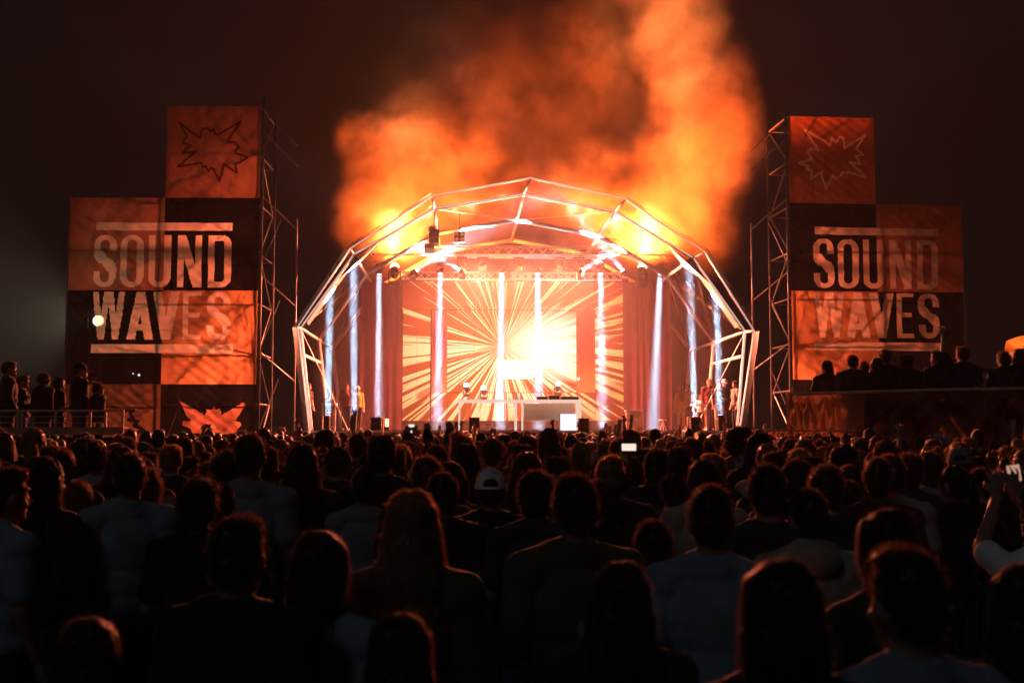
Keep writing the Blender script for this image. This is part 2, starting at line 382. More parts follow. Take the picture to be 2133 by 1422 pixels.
# ================================================================ STAGE LIGHTS
M['lens_b'] = emit('cold beam lens', (.75, .9, 1.0), 6)
M['lens_o'] = emit('amber wash lens', (1, .62, .25), 14)
M['lens_dim'] = emit('dim amber lens', (1, .40, .10), .55)
BLUE = (.48, .76, 1.0)
def fixture(label, head, aim, mount, lens, size=.17, group='stage lamps on the trusses', name='moving_head_lamp', dome=0):
    """head: where the lens is; aim: direction of light; mount: +1 hangs from above, -1 stands on something"""
    aim = Vector(aim).normalized(); t = thing(name, label, 'stage lamp', head + Z * mount * size * 2.6, group)
    up = Z * mount; side = SX
    c = head - aim * size * 1.1
    put('base', MB().box(c + up * size * 2.1, SX * size * .95, SY * size * .7, Z * size * .42), M['black'], t)
    y = MB()
    for s in (-1, 1): y.box(c + side * s * size * 1.0 + up * size * .85, side * size * .13, SY * size * .3, Z * size * 1.0)
    y.box(c + up * size * 1.72, side * size * 1.1, SY * size * .3, Z * size * .13)
    put('yoke', y, M['black'], t)
    h = MB(); h.tube(c - aim * size * 1.1, c - aim * size * .5, size * .45, size * .82, n=14); h.tube(c - aim * size * .5, c + aim * size * 1.0, size * .84, size * .74, n=14)
    put('head', h, M['black'], t, smooth=True)
    lm = MB().tube(c + aim * size * 1.0, c + aim * size * 1.04, size * .62, n=16)
    if dome: lm.ball(c + aim * size * 1.05, size * dome, 16, 10)
    put('lens', lm, lens, t, smooth=bool(dome))
    return t
def beam(label, head, target, power, mount=1, spread=3.2, size=.22, group='cold white beam lamps', fs=.13):
    aim = (target - head).normalized()
    t = fixture(label, head, aim, mount, M['lens_b'], fs, group, 'beam_lamp')
    light('beam_light', 'AREA', head + aim * .03, aim, t, power, BLUE, shape='DISK', size=size, spread=R(spread))
    return t
BP = 460
hb = [(917, 912, 'second from the left'), (1045, 1041, 'third from left'), (1120, 1122, 'fourth from the left'), (1251, 1256, 'third from the right'), (1375, 1360, 'far right, slanting left')]
beam('far left hanging beam lamp with a narrow white beam on the drape', S(790, 572, TD), S(788, 872, 6.0), BP)
for x, x2, lb in hb:
    beam('hanging beam lamp with a white shaft down to the deck, ' + lb, S(x, 571, TD), S(x2, 893, 3.4 if x < 1300 else 2.6), BP * 1.1, spread=4.2)
# lamps standing on the deck and shooting up at the dome knuckles
for x, x2, y0, lb in [(683, 688, 864, 'outermost left'), (738, 736, 866, 'second from the left'), (1447, 1436, 866, 'beside the right speaker'), (1500, 1490, 863, 'outermost right')]:
    beam('floor beam lamp shooting a white shaft straight up, ' + lb, S(x, y0, 1.35), S(x2, 560, 1.38), BP * 1.0, mount=-1, spread=3.2)
# crossing cold lamps left and right
for x, y, tx, ty, w_, lb in [(867, 563, 935, 520, 700, 'left one of the crossing pair, left of the truss'), (957, 562, 890, 522, 600, 'right one of the crossing pair, left of the truss'),
                     (1214, 563, 1290, 515, 800, 'left one of the crossing pair, right of the truss'), (1297, 564, 1225, 470, 700, 'right one of the crossing pair, right of the truss')]:
    hd = S(x, y, TD - .5); tg = S(tx, ty, TD - .5); aim = (tg - hd).normalized()
    t = fixture('cold white lamp aimed up, ' + lb, hd, aim, -1, M['lens_b'], .12, 'crossing cold lamps', 'beam_lamp', .7)
    light('beam_light', 'AREA', hd + aim * .10, aim, t, w_, (.62, .78, 1.0), shape='DISK', size=.16, spread=R(20))
# two big amber wash lamps that light the smoke
for x, tx, ty, w_, lb in [(822, 822, 300, 112000, 'left of the truss'), (1338, 1365, 200, 140000, 'right of the truss')]:
    hd = S(x, 556, TD - .2); tg = S(tx, ty, TD + 2.4); aim = (tg - hd).normalized()
    t = fixture('glaring amber wash lamp aimed up into smoke, ' + lb, hd, aim, -1, M['lens_o'], .22, 'amber wash lamps', 'wash_lamp', .78)
    light('wash_light', 'SPOT', hd + aim * .20, aim, t, w_, (1.0, .115, .014), spot_size=R(150), spot_blend=1.0, shadow_soft_size=.12)
    light('flare_light', 'SPOT', hd + aim * .20, (aim - SY * .12).normalized(), t, 75000, (1.0, .36, .10), spot_size=R(44), spot_blend=.9, shadow_soft_size=.10)
AMB = 15000
# lamps between the trusses
for x, lb in [(963, 'leftmost of the row'), (1004, 'second of the row'), (1082, 'beside the middle beam'), (1166, 'second from the right'), (1208, 'rightmost of the row')]:
    hd = S(x, 560, TD); aim = Vector((.12 * math.sin(x), -.75, -.62)).normalized()
    t = fixture('dark moving head lamp hanging with an amber lens, ' + lb, hd, aim, 1, M['lens_dim'], .19, 'moving heads in a row under the upper truss')
    light('wash_light', 'SPOT', hd + aim * .23, aim, t, AMB, (1, .20, .095), spot_size=R(150), spot_blend=.5, shadow_soft_size=.12)
# lamps low behind the desk
for x, y, c, w_, lb in [(971, 802, 'b', 1000, 'left, behind the desk'), (1007, 808, 'o', 3000, 'left of the middle, behind the desk'), (1163, 800, 'b', 1500, 'right, behind the desk')]:
    hd = S(x, y, 7.0); aim = Vector((.15 * (1 if x > 1100 else -1), -.35, 1)).normalized()
    t = fixture(('cold' if c == 'b' else 'amber') + ' lamp standing low and shining up, ' + lb, hd, aim, -1, M['lens_b'] if c == 'b' else M['lens_o'], .13, 'lamps standing behind the desk', 'wash_lamp', .8)
    light('wash_light', 'SPOT', hd + aim * .13, aim, t, w_, (.7, .85, 1) if c == 'b' else (1, .4, .1), spot_size=R(70), spot_blend=.7, shadow_soft_size=.08)
t = thing('tube_lamp', 'small upright orange lamp glowing at the left of the stage front', 'lamp', S(806, 893, .7))
put('glowing_tube', MB().tube(S(806, 888, .7), S(806, 872, .7), .06, n=10), emit('tube lamp glow', (1, .45, .13), 6), t)
put('foot', MB().tube(S(806, 894, .7), S(806, 888, .7), .09, n=10), M['black'], t)
light('tube_light', 'POINT', S(806, 880, .62), None, t, 14, (1, .3, .06), shadow_soft_size=.05)
# four-lamp blinder and hung speaker
t = thing('blinder_lamp', 'square four lamp blinder hanging above the upper truss', 'stage lamp', S(957, 494, 4.5))
c = S(957, 494, 4.5)
put('housing', MB().box(c, SX * .20, SY * .09, Z * .20), M['black'], t)
for a in (-1, 1):
    for b in (-1, 1): put('reflector', MB().tube(c - SY * .092 + SX * a * .095 + Z * b * .095, c - SY * .112 + SX * a * .095 + Z * b * .095, .06, .07, n=12), M['alu'], t)
put('hanging_strap', MB().tube(c + Z * .2, c + Z * 1.0, .012, n=5), M['black'], t)
t = thing('hung_speaker', 'short curved column of speakers hung left of the upper truss', 'speaker', S(900, 530, 5))
for k in range(4):
    c = S(904 - max(0, k - 2) * 9, 478 + k * 13, 5.0); an = -.15 * k
    put('speaker_cabinet', MB().box(c, SX * .19, (SY * math.cos(an) + Z * math.sin(an)) * .16, (Z * math.cos(an) - SY * math.sin(an)) * .10), M['black'], t)

# ================================================================ DESK AND STAGE GEAR
desk = thing('performance_desk', 'long white framed desk with open legs at the stage front', 'desk', S(1080, 893, 1.8)); dz = 1.8
M['desk'] = emit('desk frame with added glow', (1, .70, .56), .85)  # glow added to the frame, whose front gets little lamp light
def lx(x, d=dz): return tolocal(S(x, 850, d))[0]
ztop = tolocal(S(1080, 835, dz))[2]
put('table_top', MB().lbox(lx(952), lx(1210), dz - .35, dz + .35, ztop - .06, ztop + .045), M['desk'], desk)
for x in (957, 1074, 1087, 1199, 1207):
    for dd in (-.3, .3):
        if x in (1199, 1087) and dd > 0: continue
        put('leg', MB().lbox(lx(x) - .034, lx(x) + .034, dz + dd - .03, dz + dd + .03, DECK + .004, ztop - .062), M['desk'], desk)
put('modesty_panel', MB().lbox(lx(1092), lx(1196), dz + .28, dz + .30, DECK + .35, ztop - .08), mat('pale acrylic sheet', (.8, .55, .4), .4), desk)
dk = M['black']
for x0, x1, h, lb in [(1118, 1140, .09, 'turntable player left of the mixer'), (1143, 1165, .13, 'wide black mixer in the middle of the desk'), (1168, 1204, .10, 'turntable player on the right end of the desk')]:
    t = thing('dj_player' if 'player' in lb else 'dj_mixer', 'black ' + lb, 'dj equipment', L(lx((x0 + x1) / 2), dz, ztop + .046))
    a, b = lx(x0), lx(x1)
    put('body', MB().lbox(a, b, dz - .2, dz + .2, ztop + .047, ztop + .047 + h), dk, t)
    put('platter', MB().tube(L((a + b) / 2, dz, ztop + .047 + h), L((a + b) / 2, dz, ztop + .062 + h), .13, n=18), M['alu'], t)
    m = MB()
    for k in range(5): m.tube(L(a + (b - a) * (k + .5) / 5, dz - .17, ztop + .047 + h), L(a + (b - a) * (k + .5) / 5, dz - .17, ztop + .075 + h), .011, n=8)
    put('knobs', m, M['white'], t)
t = thing('desk_lamp', 'thin white stand with a small lamp at the right end of the desk', 'lamp', L(lx(1207), dz, ztop + .046))
put('stand', MB().tube(L(lx(1206), dz, ztop + .046), L(lx(1206), dz, ztop + .75), .012, n=6), M['white'], t)
put('bulb', MB().ball(L(lx(1205), dz, ztop + .78), .035), M['lens_b'], t)
for k, x in enumerate((962, 1000, 1030, 1062, 1075, 1085)):
    hh = .07 if k < 4 else .24
    put('bottle' if k > 3 else 'cup', MB().tube(L(lx(x), dz - .1, ztop + .046), L(lx(x), dz - .1, ztop + .046 + hh * .7), .03, n=10).tube(L(lx(x), dz - .1, ztop + .046 + hh * .7), L(lx(x), dz - .1, ztop + .046 + hh), .014, n=8), M['white'], base=L(lx(x), dz - .1, ztop + .046),
        label=['small white cup at the left end of the desk', 'white cup on the left half of the desk', 'white cup left of the middle of the desk', 'white cup at the middle of the desk', 'pale bottle standing left of the mixer on the desk', 'second pale bottle on the desk, nearer the mixer'][k], cat='bottle' if k > 3 else 'cup')
a, b = lx(1166, 1.2), lx(1199, 1.2); zb = tolocal(S(1180, 862, 1.2))[2]
t = thing('white_cabinet', 'bright white cabinet under the right end of the desk', 'cabinet', L((a + b) / 2, 1.2, DECK))
put('body', MB().lbox(a, b, 1.0, 1.4, DECK + .004, zb), emit('emissive white cabinet body', (.9, .95, 1.0), 1.1), t)  # cabinet body with an even white emission
put('side_trim', MB().lbox(a - .02, a - .003, .99, 1.41, DECK + .004, zb + .01), M['alu'], t)
def wedge(x0, x1, y0, d, lb, cat='speaker'):
    a, b = tolocal(S(x0, 880, d))[0], tolocal(S(x1, 880, d))[0]; zt = tolocal(S(x0, y0, d))[2]; zb = 0.0 if d < .3 else DECK + .004
    t = thing('floor_speaker', lb, cat, L((a + b) / 2, d, zb), 'dark speakers along the stage front')
    m = MB(); h = zt - zb; c = .05
    m.lbox(a, b, d - .2, d + .2, zb, zt)
    put('cabinet', m, M['black'], t)
    put('grille', MB().lbox(a + .03, b - .03, d - .215, d - .203, zb + .03, zt - .03), M['blackcloth'], t)
    put('handle', MB().tube(L(a - .012, d - .07, zt - .14), L(a - .012, d + .07, zt - .14), .012, n=6), M['alu'], t)
wedge(773, 795, 869, .55, 'dark speaker at the left stage front beside the orange tube lamp')
wedge(977, 999, 869, -.1, 'dark upright speaker in front of the left half of the desk')
wedge(1205, 1226, 871, -.1, 'dark upright speaker in front of the right end of the desk')
wedge(1437, 1457, 869, -.1, 'dark upright speaker beside the people at the stage right')
wedge(676, 687, 866, .9, 'dark box under the outermost left beam lamp')
wedge(731, 742, 867, .9, 'dark box under the second left beam lamp')
wedge(1494, 1506, 864, .9, 'dark box under the outermost right beam lamp')
# orange posts beside speakers
for x, lb in ((797, 'left'), (1433, 'right')):
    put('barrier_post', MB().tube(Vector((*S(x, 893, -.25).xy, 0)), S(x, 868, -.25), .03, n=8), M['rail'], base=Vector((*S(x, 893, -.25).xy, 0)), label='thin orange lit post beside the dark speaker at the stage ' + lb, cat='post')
# amplifier on castors
def ax_(x): return tolocal(S(x, 870, 4.0))[0]
t = thing('guitar_amplifier', 'amplifier cabinet on castors with four lit cones, right of the screens', 'amplifier', S(1319, 892, 4.0))
z0, z1, z2 = DECK + .1, tolocal(S(1319, 866, 4.0))[2], tolocal(S(1319, 856, 4.0))[2]
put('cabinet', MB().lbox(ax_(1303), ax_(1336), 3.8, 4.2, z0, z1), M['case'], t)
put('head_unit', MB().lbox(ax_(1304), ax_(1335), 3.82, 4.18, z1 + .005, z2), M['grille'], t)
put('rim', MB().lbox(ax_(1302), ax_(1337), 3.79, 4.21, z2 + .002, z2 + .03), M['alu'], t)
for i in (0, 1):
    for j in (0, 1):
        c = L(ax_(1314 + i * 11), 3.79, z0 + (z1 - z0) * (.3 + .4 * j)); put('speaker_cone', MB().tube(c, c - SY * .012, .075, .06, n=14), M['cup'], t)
for x in (1305, 1334): put('castor', MB().tube(L(ax_(x), 3.95, DECK + .05), L(ax_(x), 4.0, DECK + .05), .045, n=10), M['black'], t)
t = thing('stool', 'small pale stool standing right of the amplifier', 'stool', S(1381, 892, 4.0))
put('seat', MB().tube(S(1381, 875, 4), S(1381, 873, 4), .14, n=14), M['white'], t)
for k in range(3):
    an = k * 2.1 + .4; c = S(1381, 875, 4); put('leg', MB().tube(c, L(tolocal(c)[0] + .13 * math.cos(an), 4 + .13 * math.sin(an), DECK + .004), .014, n=6), M['white'], t)

# ================================================================ BANNER TOWERS
def stroke_dist(P, pts, closed=False):
    pts = np.array(pts, float); best = np.full(len(P), 1e9); n = len(pts); rng = range(n if closed else n - 1)
    for i in rng:
        a, b = pts[i], pts[(i + 1) % n]; ab = b - a; t = np.clip(((P - a) @ ab) / max(ab @ ab, 1e-12), 0, 1); best = np.minimum(best, np.linalg.norm(P - (a + t[:, None] * ab), axis=1))
    return best
def inside(P, pts):
    pts = np.array(pts, float); r = np.zeros(len(P), bool); n = len(pts)
    for i in range(n):
        (x0, y0), (x1, y1) = pts[i], pts[(i + 1) % n]
        if y0 == y1: continue
        c = ((P[:, 1] < y0) != (P[:, 1] < y1)) & (P[:, 0] < (x1 - x0) * (P[:, 1] - y0) / (y1 - y0) + x0); r ^= c
    return r
def rrect(P, x0, x1, y0, y1, r):
    qx = np.abs(P[:, 0] - (x0 + x1) / 2) - (x1 - x0) / 2 + r; qy = np.abs(P[:, 1] - (y0 + y1) / 2) - (y1 - y0) / 2 + r
    return np.hypot(np.maximum(qx, 0), np.maximum(qy, 0)) + np.minimum(np.maximum(qx, qy), 0) < r
def glyph(ch, P, x0, x1, y0, y1):
    """condensed bold capitals; P is in design units with y pointing down; stroke s"""
    w_ = x1 - x0; s = w_ * .30; h = y1 - y0; X, Y = P[:, 0], P[:, 1]
    box = (X >= x0) & (X <= x1) & (Y >= y0) & (Y <= y1)
    if ch == 'O': return rrect(P, x0, x1, y0, y1, w_ * .46) & ~rrect(P, x0 + s, x1 - s, y0 + s * .75, y1 - s * .75, w_ * .18)
    if ch == 'U':
        o = rrect(P, x0, x1, y0 - h, y1, w_ * .46) & ~rrect(P, x0 + s, x1 - s, y0 - h, y1 - s * .75, w_ * .18); return o & box
    if ch == 'N': return box & ((X < x0 + s * .92) | (X > x1 - s * .92) | (np.abs((X - x0 - s * .55) / (w_ - s * 1.1) - (Y - y0) / h) < .27) & (X > x0) & (X < x1))
    if ch == 'D':
        o = rrect(P, x0 - w_, x1, y0, y1, w_ * .42) & (X >= x0); i = rrect(P, x0 - w_, x1 - s, y0 + s * .75, y1 - s * .75, w_ * .15) & (X >= x0 + s); return o & ~i
    if ch == 'E': return box & ((X < x0 + s) | (Y < y0 + s * .8) | (Y > y1 - s * .8) | (np.abs(Y - (y0 + y1) / 2 + .01 * h) < s * .4) & (X < x1 - w_ * .12))
    if ch == 'V': t = (Y - y0) / h; c = (x0 + x1) / 2; return box & (np.abs(np.abs(X - c) - (1 - t) * (w_ / 2 - s * .55)) < s * .56)
    if ch == 'A': t = (y1 - Y) / h; c = (x0 + x1) / 2; return box & ((np.abs(np.abs(X - c) - (1 - t) * (w_ / 2 - s * .55)) < s * .54) | ((t > .18) & (t < .31) & (np.abs(X - c) < (1 - t) * (w_ / 2 - s * .55))))
    if ch == 'W':
        t = (Y - y0) / h; q = w_ * .25; r = np.zeros(len(P), bool); ss = w_ * .095
        for c in (x0 + w_ * .27, x1 - w_ * .27): r |= np.abs(np.abs(X - c) - (1 - t) * (w_ * .27 - ss * .9)) < ss
        return box & r
    if ch == 'S':
        m = (y0 + y1) / 2; r = w_ * .46
        top = rrect(P, x0, x1, y0, y0 + h * .56, r) & ~rrect(P, x0 + s, x1 - s, y0 + s * .75, y0 + h * .56 - s * .75, w_ * .17)
        bot = rrect(P, x0, x1, y1 - h * .56, y1, r) & ~rrect(P, x0 + s, x1 - s, y1 - h * .56 + s * .75, y1 - s * .75, w_ * .17)
        top &= ~((X > x0 + w_ * .5) & (Y > y0 + h * .30)); bot &= ~((X < x0 + w_ * .5) & (Y < y1 - h * .30))
        t = (Y - (y0 + h * .30)) / (h * .40); dg = (t > 0) & (t < 1) & (np.abs(X - (x0 + s * .55 + t * (w_ - 1.1 * s))) < s * .72)
        return top | bot | dg
STAR = [((x - 985) / 770, (y - 125) / 755) for x, y in [(1085, 262), (1150, 372), (1130, 400), (1120, 432), (1190, 455), (1150, 472), (1125, 512), (1225, 497), (1080, 625), (1235, 598), (1270, 595), (1285, 627), (1310, 620), (1330, 660), (1350, 635), (1372, 642), (1425, 740), (1460, 605), (1565, 672), (1550, 600), (1585, 590), (1650, 548), (1560, 512), (1545, 492), (1580, 468), (1550, 420), (1500, 425), (1490, 400), (1590, 250), (1405, 358), (1375, 350), (1365, 310), (1345, 335), (1325, 310), (1275, 303), (1255, 387)]]
STARM = [((x - 325) / 648, (y - 165) / 670) for x, y in [(450, 268), (640, 385), (650, 330), (668, 345), (690, 355), (712, 320), (735, 320), (750, 400), (905, 300), (835, 410), (885, 450), (830, 465), (865, 525), (785, 515), (905, 630), (770, 590), (760, 602), (735, 590), (710, 615), (680, 645), (655, 615), (600, 720), (565, 595), (490, 648), (495, 588), (455, 575), (470, 550), (400, 530), (500, 495), (465, 445), (490, 415), (550, 430)]]
BAT = [((x - 1115) / 665, (y - 843) / 657) for x, y in [(1245, 955), (1300, 1062), (1335, 1100), (1270, 1100), (1275, 1130), (1330, 1150), (1345, 1180), (1500, 1198), (1640, 1180), (1655, 1150), (1680, 1130), (1672, 1104), (1635, 1100), (1705, 990), (1690, 970), (1540, 1060), (1532, 1008), (1505, 1020), (1490, 1000), (1472, 1022), (1440, 1015), (1430, 1060)]]
SQ = [((x - 450) / 665, (y - 843) / 657) for x, y in [(860, 1030), (930, 1025), (905, 1050), (930, 1075), (900, 1090), (960, 1100), (940, 1130), (1000, 1160), (960, 1180), (880, 1190)]]
M['b_orange'] = cloth('orange banner print', (.50, .22, .095), .62, .015)
M['b_red_dim'] = cloth('red orange and dimmed banner print', (.36, .145, .09), .62, .015)  # darker colour also stands in for weaker light on left upper tiles
M['b_brown'] = cloth('brown orange banner print', (.15, .075, .045), .5, .03)
M['b_black'] = cloth('black banner print', (.011, .010, .012), .35, .035)
M['b_white'] = cloth('cream banner print', (.88, .66, .50), .62, .015, .1)
M['b_outline'] = cloth('dark outline print', (.10, .02, .012), .5, .01)
BM = ['b_orange', 'b_red_dim', 'b_brown', 'b_black', 'b_white', 'b_outline']
def letters(P):
    m = (P[:, 0] > .28) & (P[:, 0] < 1.72) & (P[:, 1] > 1.27) & (P[:, 1] < 1.355)
    m |= (P[:, 0] > .255) & (P[:, 0] < 1.745) & (P[:, 1] > 2.575) & (P[:, 1] < 2.67)
    for ch, a, b in (('S', .262, .497), ('O', .54, .785), ('U', .835, 1.075), ('N', 1.14, 1.40), ('D', 1.462, 1.715)): m |= glyph(ch, P, a, b, 1.405, 1.965)
    for ch, a, b in (('W', .262, .60), ('A', .625, .905), ('V', .895, 1.18), ('E', 1.215, 1.41), ('S', 1.465, 1.71)): m |= glyph(ch, P, a, b, 2.015, 2.525)
    return m
def banner_tile(parent, col, row, org, ux, n_, corner, base, extra=None, h=1.0):
    """a cloth tile as a fine grid; each small face takes the colour of the print at its place"""
    T = corner['T']; N = 118; Nv = int(N * h)
    us = np.linspace(0, 1, N + 1); vs = np.linspace(0, h, Nv + 1)
    U, W_ = np.meshgrid(us, vs)
    wr = .035 * np.sin(U * 9 + W_ * 5 + col * 2) * np.sin(W_ * 4 + row) + .02 * np.sin((U * 1.2 + W_) * 22 + row * 3) * np.sin(U * math.pi) + .012 * np.sin((U - W_ * 1.4) * 41)
    sag = .02 * np.sin(U * math.pi) * np.sin(W_ * 25)
    px = (col + U) * T * .999; pz = corner['top'] - (row + W_) * T * .992
    pos = np.array(org)[None, None, :] + px[..., None] * np.array(ux) + (wr * np.sin(U * math.pi))[..., None] * np.array(n_) + pz[..., None] * np.array((0, 0, 1.))
    b = np.array(WB[parent]); v = (pos - b).reshape(-1, 3)
    i, j = np.meshgrid(np.arange(N), np.arange(Nv)); a = (j * (N + 1) + i).ravel(); f = np.stack([a, a + N + 1, a + N + 2, a + 1], 1)
    P = np.stack([(i.ravel() + .5) / N, (j.ravel() + .5) / N], 1)
    mi = np.full(len(P), base); 
    if extra is not None:
        for fn, k in extra: mi[fn(P)] = k
    mi[letters(P + np.array((col, row)))] = 4
    me = bpy.data.meshes.new('banner'); me.from_pydata(v.tolist(), [], f.tolist())
    for q in BM: me.materials.append(M[q])
    me.polygons.foreach_set('material_index', mi.astype(np.int32)); me.polygons.foreach_set('use_smooth', [True] * len(f)); me.update()
    o = bpy.data.objects.new('banner_tile', me); COL.objects.link(o); o.parent = parent; return o
def tower(label, q, ang, x_col0, xdir_cols, top_y, T, high_col, tiles, inner, depth=2.2):
    """q: world point of the left lower edge on the ground; ang: turn of the tower's face"""
    ux = Vector((math.cos(ang), math.sin(ang), 0)); n_ = Vector((-math.sin(ang), math.cos(ang), 0))
    t = thing('banner_tower', label, 'scaffold tower', q + ux * T, 'banner towers either side of the stage')
    top = top_y; corner = {'T': T, 'top': top}
    for col, row, base, extra, h in tiles:
        o = banner_tile(t, col, row, q, ux, n_, corner, base, extra, h)
    zt1 = top - T * .992
    cols = [0, 1, 2]
    for c in cols:
        hi = top if c in (high_col, high_col + 1) else zt1
        for dd in (.12, depth):
            e = .35 if c == inner else .12
            off = (.06 if c == 2 else -.06 if c == 0 else 0)
            p = q + ux * (c * T + off) + n_ * dd
            put('upright', MB().tube(p, p + Z * (hi + e), .035, n=8), M['steel'], t, smooth=True)
    lv = []; z = top
    while z > .5: lv.append(z); z -= 1.62
    for li, z in enumerate(lv):
        for c in (0, 1):
            hi = top if c == high_col else zt1
            if z > hi + .01: continue
            for dd in (.16, depth - .03):
                put('ledger', MB().tube(q + ux * (c * T) + n_ * dd + Z * z, q + ux * ((c + 1) * T) + n_ * dd + Z * z, .026, n=6), M['steel'], t)
            if li % 2 == 0 and z - 3.24 > 0: put('brace', MB().tube(q + ux * (c * T) + n_ * .2 + Z * (z - (3.24 if c == inner - 1 or c == inner else 0)), q + ux * ((c + 1) * T) + n_ * .2 + Z * (z - (0 if c == inner - 1 or c == inner else 3.24)), .024, n=6), M['steel'], t)
        for c in cols:
            hi = top if c in (high_col, high_col + 1) else zt1
            if z <= hi + .01:
                put('ledger', MB().tube(q + ux * c * T + n_ * .12 + Z * z, q + ux * c * T + n_ * depth + Z * z, .028, n=6), M['steel'], t)
                if z > 1.8: put('brace', MB().tube(q + ux * c * T + n_ * (.12 if li % 2 else depth) + Z * z, q + ux * c * T + n_ * (depth if li % 2 else .12) + Z * (z - 1.6), .026, n=6), M['steel'], t)
    # raking stays that lean inward off the inner side
    s = 1 if inner == 2 else -1
    ip = q + ux * (inner * T)
    for z in (top - .05, top - .75, top - 2.9, top - 5.5, top - 8.0):
        put('stay', MB().tube(ip + n_ * .12 + Z * z, ip + ux * s * 1.0 + n_ * 1.3 + Z * (z - .95), .024, n=6), M['steel'], t)
    for z in (top - 4.5, top - 7.2, top - 9.8):
        if z > .3: put('stay', MB().tube(ip + n_ * .12 + Z * max(z - .9, .1), ip + ux * s * .55 + n_ * .8 + Z * (z + .9), .022, n=6), M['steel'], t)
    pp = ip + ux * s * 1.0 + n_ * 1.3
    put('upright', MB().tube(pp, pp + Z * (top * .72), .03, n=8), M['steel'], t)
    return t
star = lambda P: (stroke_dist(P, STAR, True) < .012)
starm = lambda P: (stroke_dist(P, STARM, True) < .013)
bat = lambda P: inside(P, BAT)
sq = lambda P: (stroke_dist(P, SQ) < .018)
# left tower, square on to the viewer
YL = 36.5; al = R(1.0); uxl = Vector((math.cos(al), math.sin(al), 0)); nl = Vector((-math.sin(al), math.cos(al), 0))
pl = V(139, 700, YL); pr_ = onplane(536, 700, pl, nl); TL = (pr_ - pl).length / 2; topL = onplane(447, 222, pl, nl).z
tower('left scaffold tower with banner tiles reading SOUND WAVES, black star outline on its top tile', Vector((pl.x, pl.y, 0)), al, 0, 0, topL, TL, 1,
      [(1, 0, 1, [(star, 5)], 1), (0, 1, 1, None, 1), (1, 1, 3, None, 1), (0, 2, 3, None, 1), (1, 2, 0, None, 1), (0, 3, 2, [(sq, 3)], 1), (1, 3, 3, [(bat, 1)], 1)], 2)
YR = 39.6; ar = R(5.0); uxr = Vector((math.cos(ar), math.sin(ar), 0)); nr = Vector((-math.sin(ar), math.cos(ar), 0))
pl2 = V(1650, 700, YR); pr2 = onplane(2010, 700, pl2, nr); TR = (pr2 - pl2).length / 2; topR = onplane(1730, 244, pl2, nr).z
tower('right scaffold tower with banner tiles reading SOUND WAVES, pale star outline on its top tile', Vector((pl2.x, pl2.y, 0)), ar, 0, 0, topR, TR, 0,
      [(0, 0, 1, [(starm, 4)], 1), (0, 1, 3, None, 1), (1, 1, 1, None, 1), (0, 2, 0, None, 1), (1, 2, 3, None, 1), (0, 3, 3, None, 1), (1, 3, 2, None, 1)], 0)
print('tower', TL, topL, TR, topR)

# ================================================================ FLOODLIGHTS behind the left tower
def flood(px, py, Y, label, power, col, size=.22, two=0):
    p = V(px, py, Y); t = thing('floodlight_mast', label, 'floodlight', Vector((p.x, p.y, 0)))
    put('mast', MB().tube(Vector((p.x, p.y + .2, 0)), Vector((p.x, p.y + .2, p.z)), .07, .05, n=8), M['steel'], t)
    for k in ([0] if not two else [-1, 1]):
        c = p + Vector((k * two, 0, -.12 * (k > 0)))
        h = put('lamp_head', MB().box(c + Vector((0, .12, .03)), Vector((size * 1.3, 0, 0)), Vector((0, .1, 0)), Vector((0, 0, size))), M['black'], t)
        put('lens', MB().tube(c - Vector((0, .03, 0)), c, size * .62, n=20), emit('flood lens', col, 70 if not two else 40), t)
        light('flood_light', 'SPOT', c - Vector((0, .1, 0)), Vector((-1, -.62, .0)), t, power, col, shadow_soft_size=.2, spot_size=R(130), spot_blend=1)
flood(205, 668, 39.9, 'glaring yellow white floodlight shining through the left banner', 24000, (1.0, .95, .58), .30)
flood(284, 777, 75, 'pair of small distant white floodlights seen through the black banner tile', 100, (.9, 1.0, .85), .11, .18)
# ================================================================ RAISED VIEWING PLATFORMS
# left
YP = 20.0
LP = thing('viewing_platform', 'raised platform with a low orange railing on the left edge', 'platform', Vector((-10, YP, 0)), 'raised viewing platforms beside the crowd')
xr = V(258, 870, YP).x; zr = V(200, 855, YP).z; zk = V(200, 892, YP).z; zk2 = V(200, 905, YP).z
PDZ = 1.27
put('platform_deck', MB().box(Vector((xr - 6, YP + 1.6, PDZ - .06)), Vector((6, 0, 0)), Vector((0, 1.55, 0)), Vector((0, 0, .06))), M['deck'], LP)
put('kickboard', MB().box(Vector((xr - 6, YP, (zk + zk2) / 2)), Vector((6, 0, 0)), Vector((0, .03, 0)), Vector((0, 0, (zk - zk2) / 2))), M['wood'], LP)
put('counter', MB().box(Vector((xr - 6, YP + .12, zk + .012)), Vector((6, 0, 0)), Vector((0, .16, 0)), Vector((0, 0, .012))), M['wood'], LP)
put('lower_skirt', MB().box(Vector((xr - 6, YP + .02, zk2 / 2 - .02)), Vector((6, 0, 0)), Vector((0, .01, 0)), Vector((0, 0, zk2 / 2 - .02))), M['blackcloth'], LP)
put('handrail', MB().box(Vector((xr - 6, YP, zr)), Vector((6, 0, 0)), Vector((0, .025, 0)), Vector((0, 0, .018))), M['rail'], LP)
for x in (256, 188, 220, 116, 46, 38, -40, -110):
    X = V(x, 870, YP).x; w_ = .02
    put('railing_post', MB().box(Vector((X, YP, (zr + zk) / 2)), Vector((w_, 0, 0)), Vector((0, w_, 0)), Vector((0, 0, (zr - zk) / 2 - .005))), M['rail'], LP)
for k in (1, 2): put('rail_wire', MB().tube(Vector((xr, YP, zk + (zr - zk) * k / 3)), Vector((xr - 12, YP, zk + (zr - zk) * k / 3)), .006, n=5), M['rail'], LP)
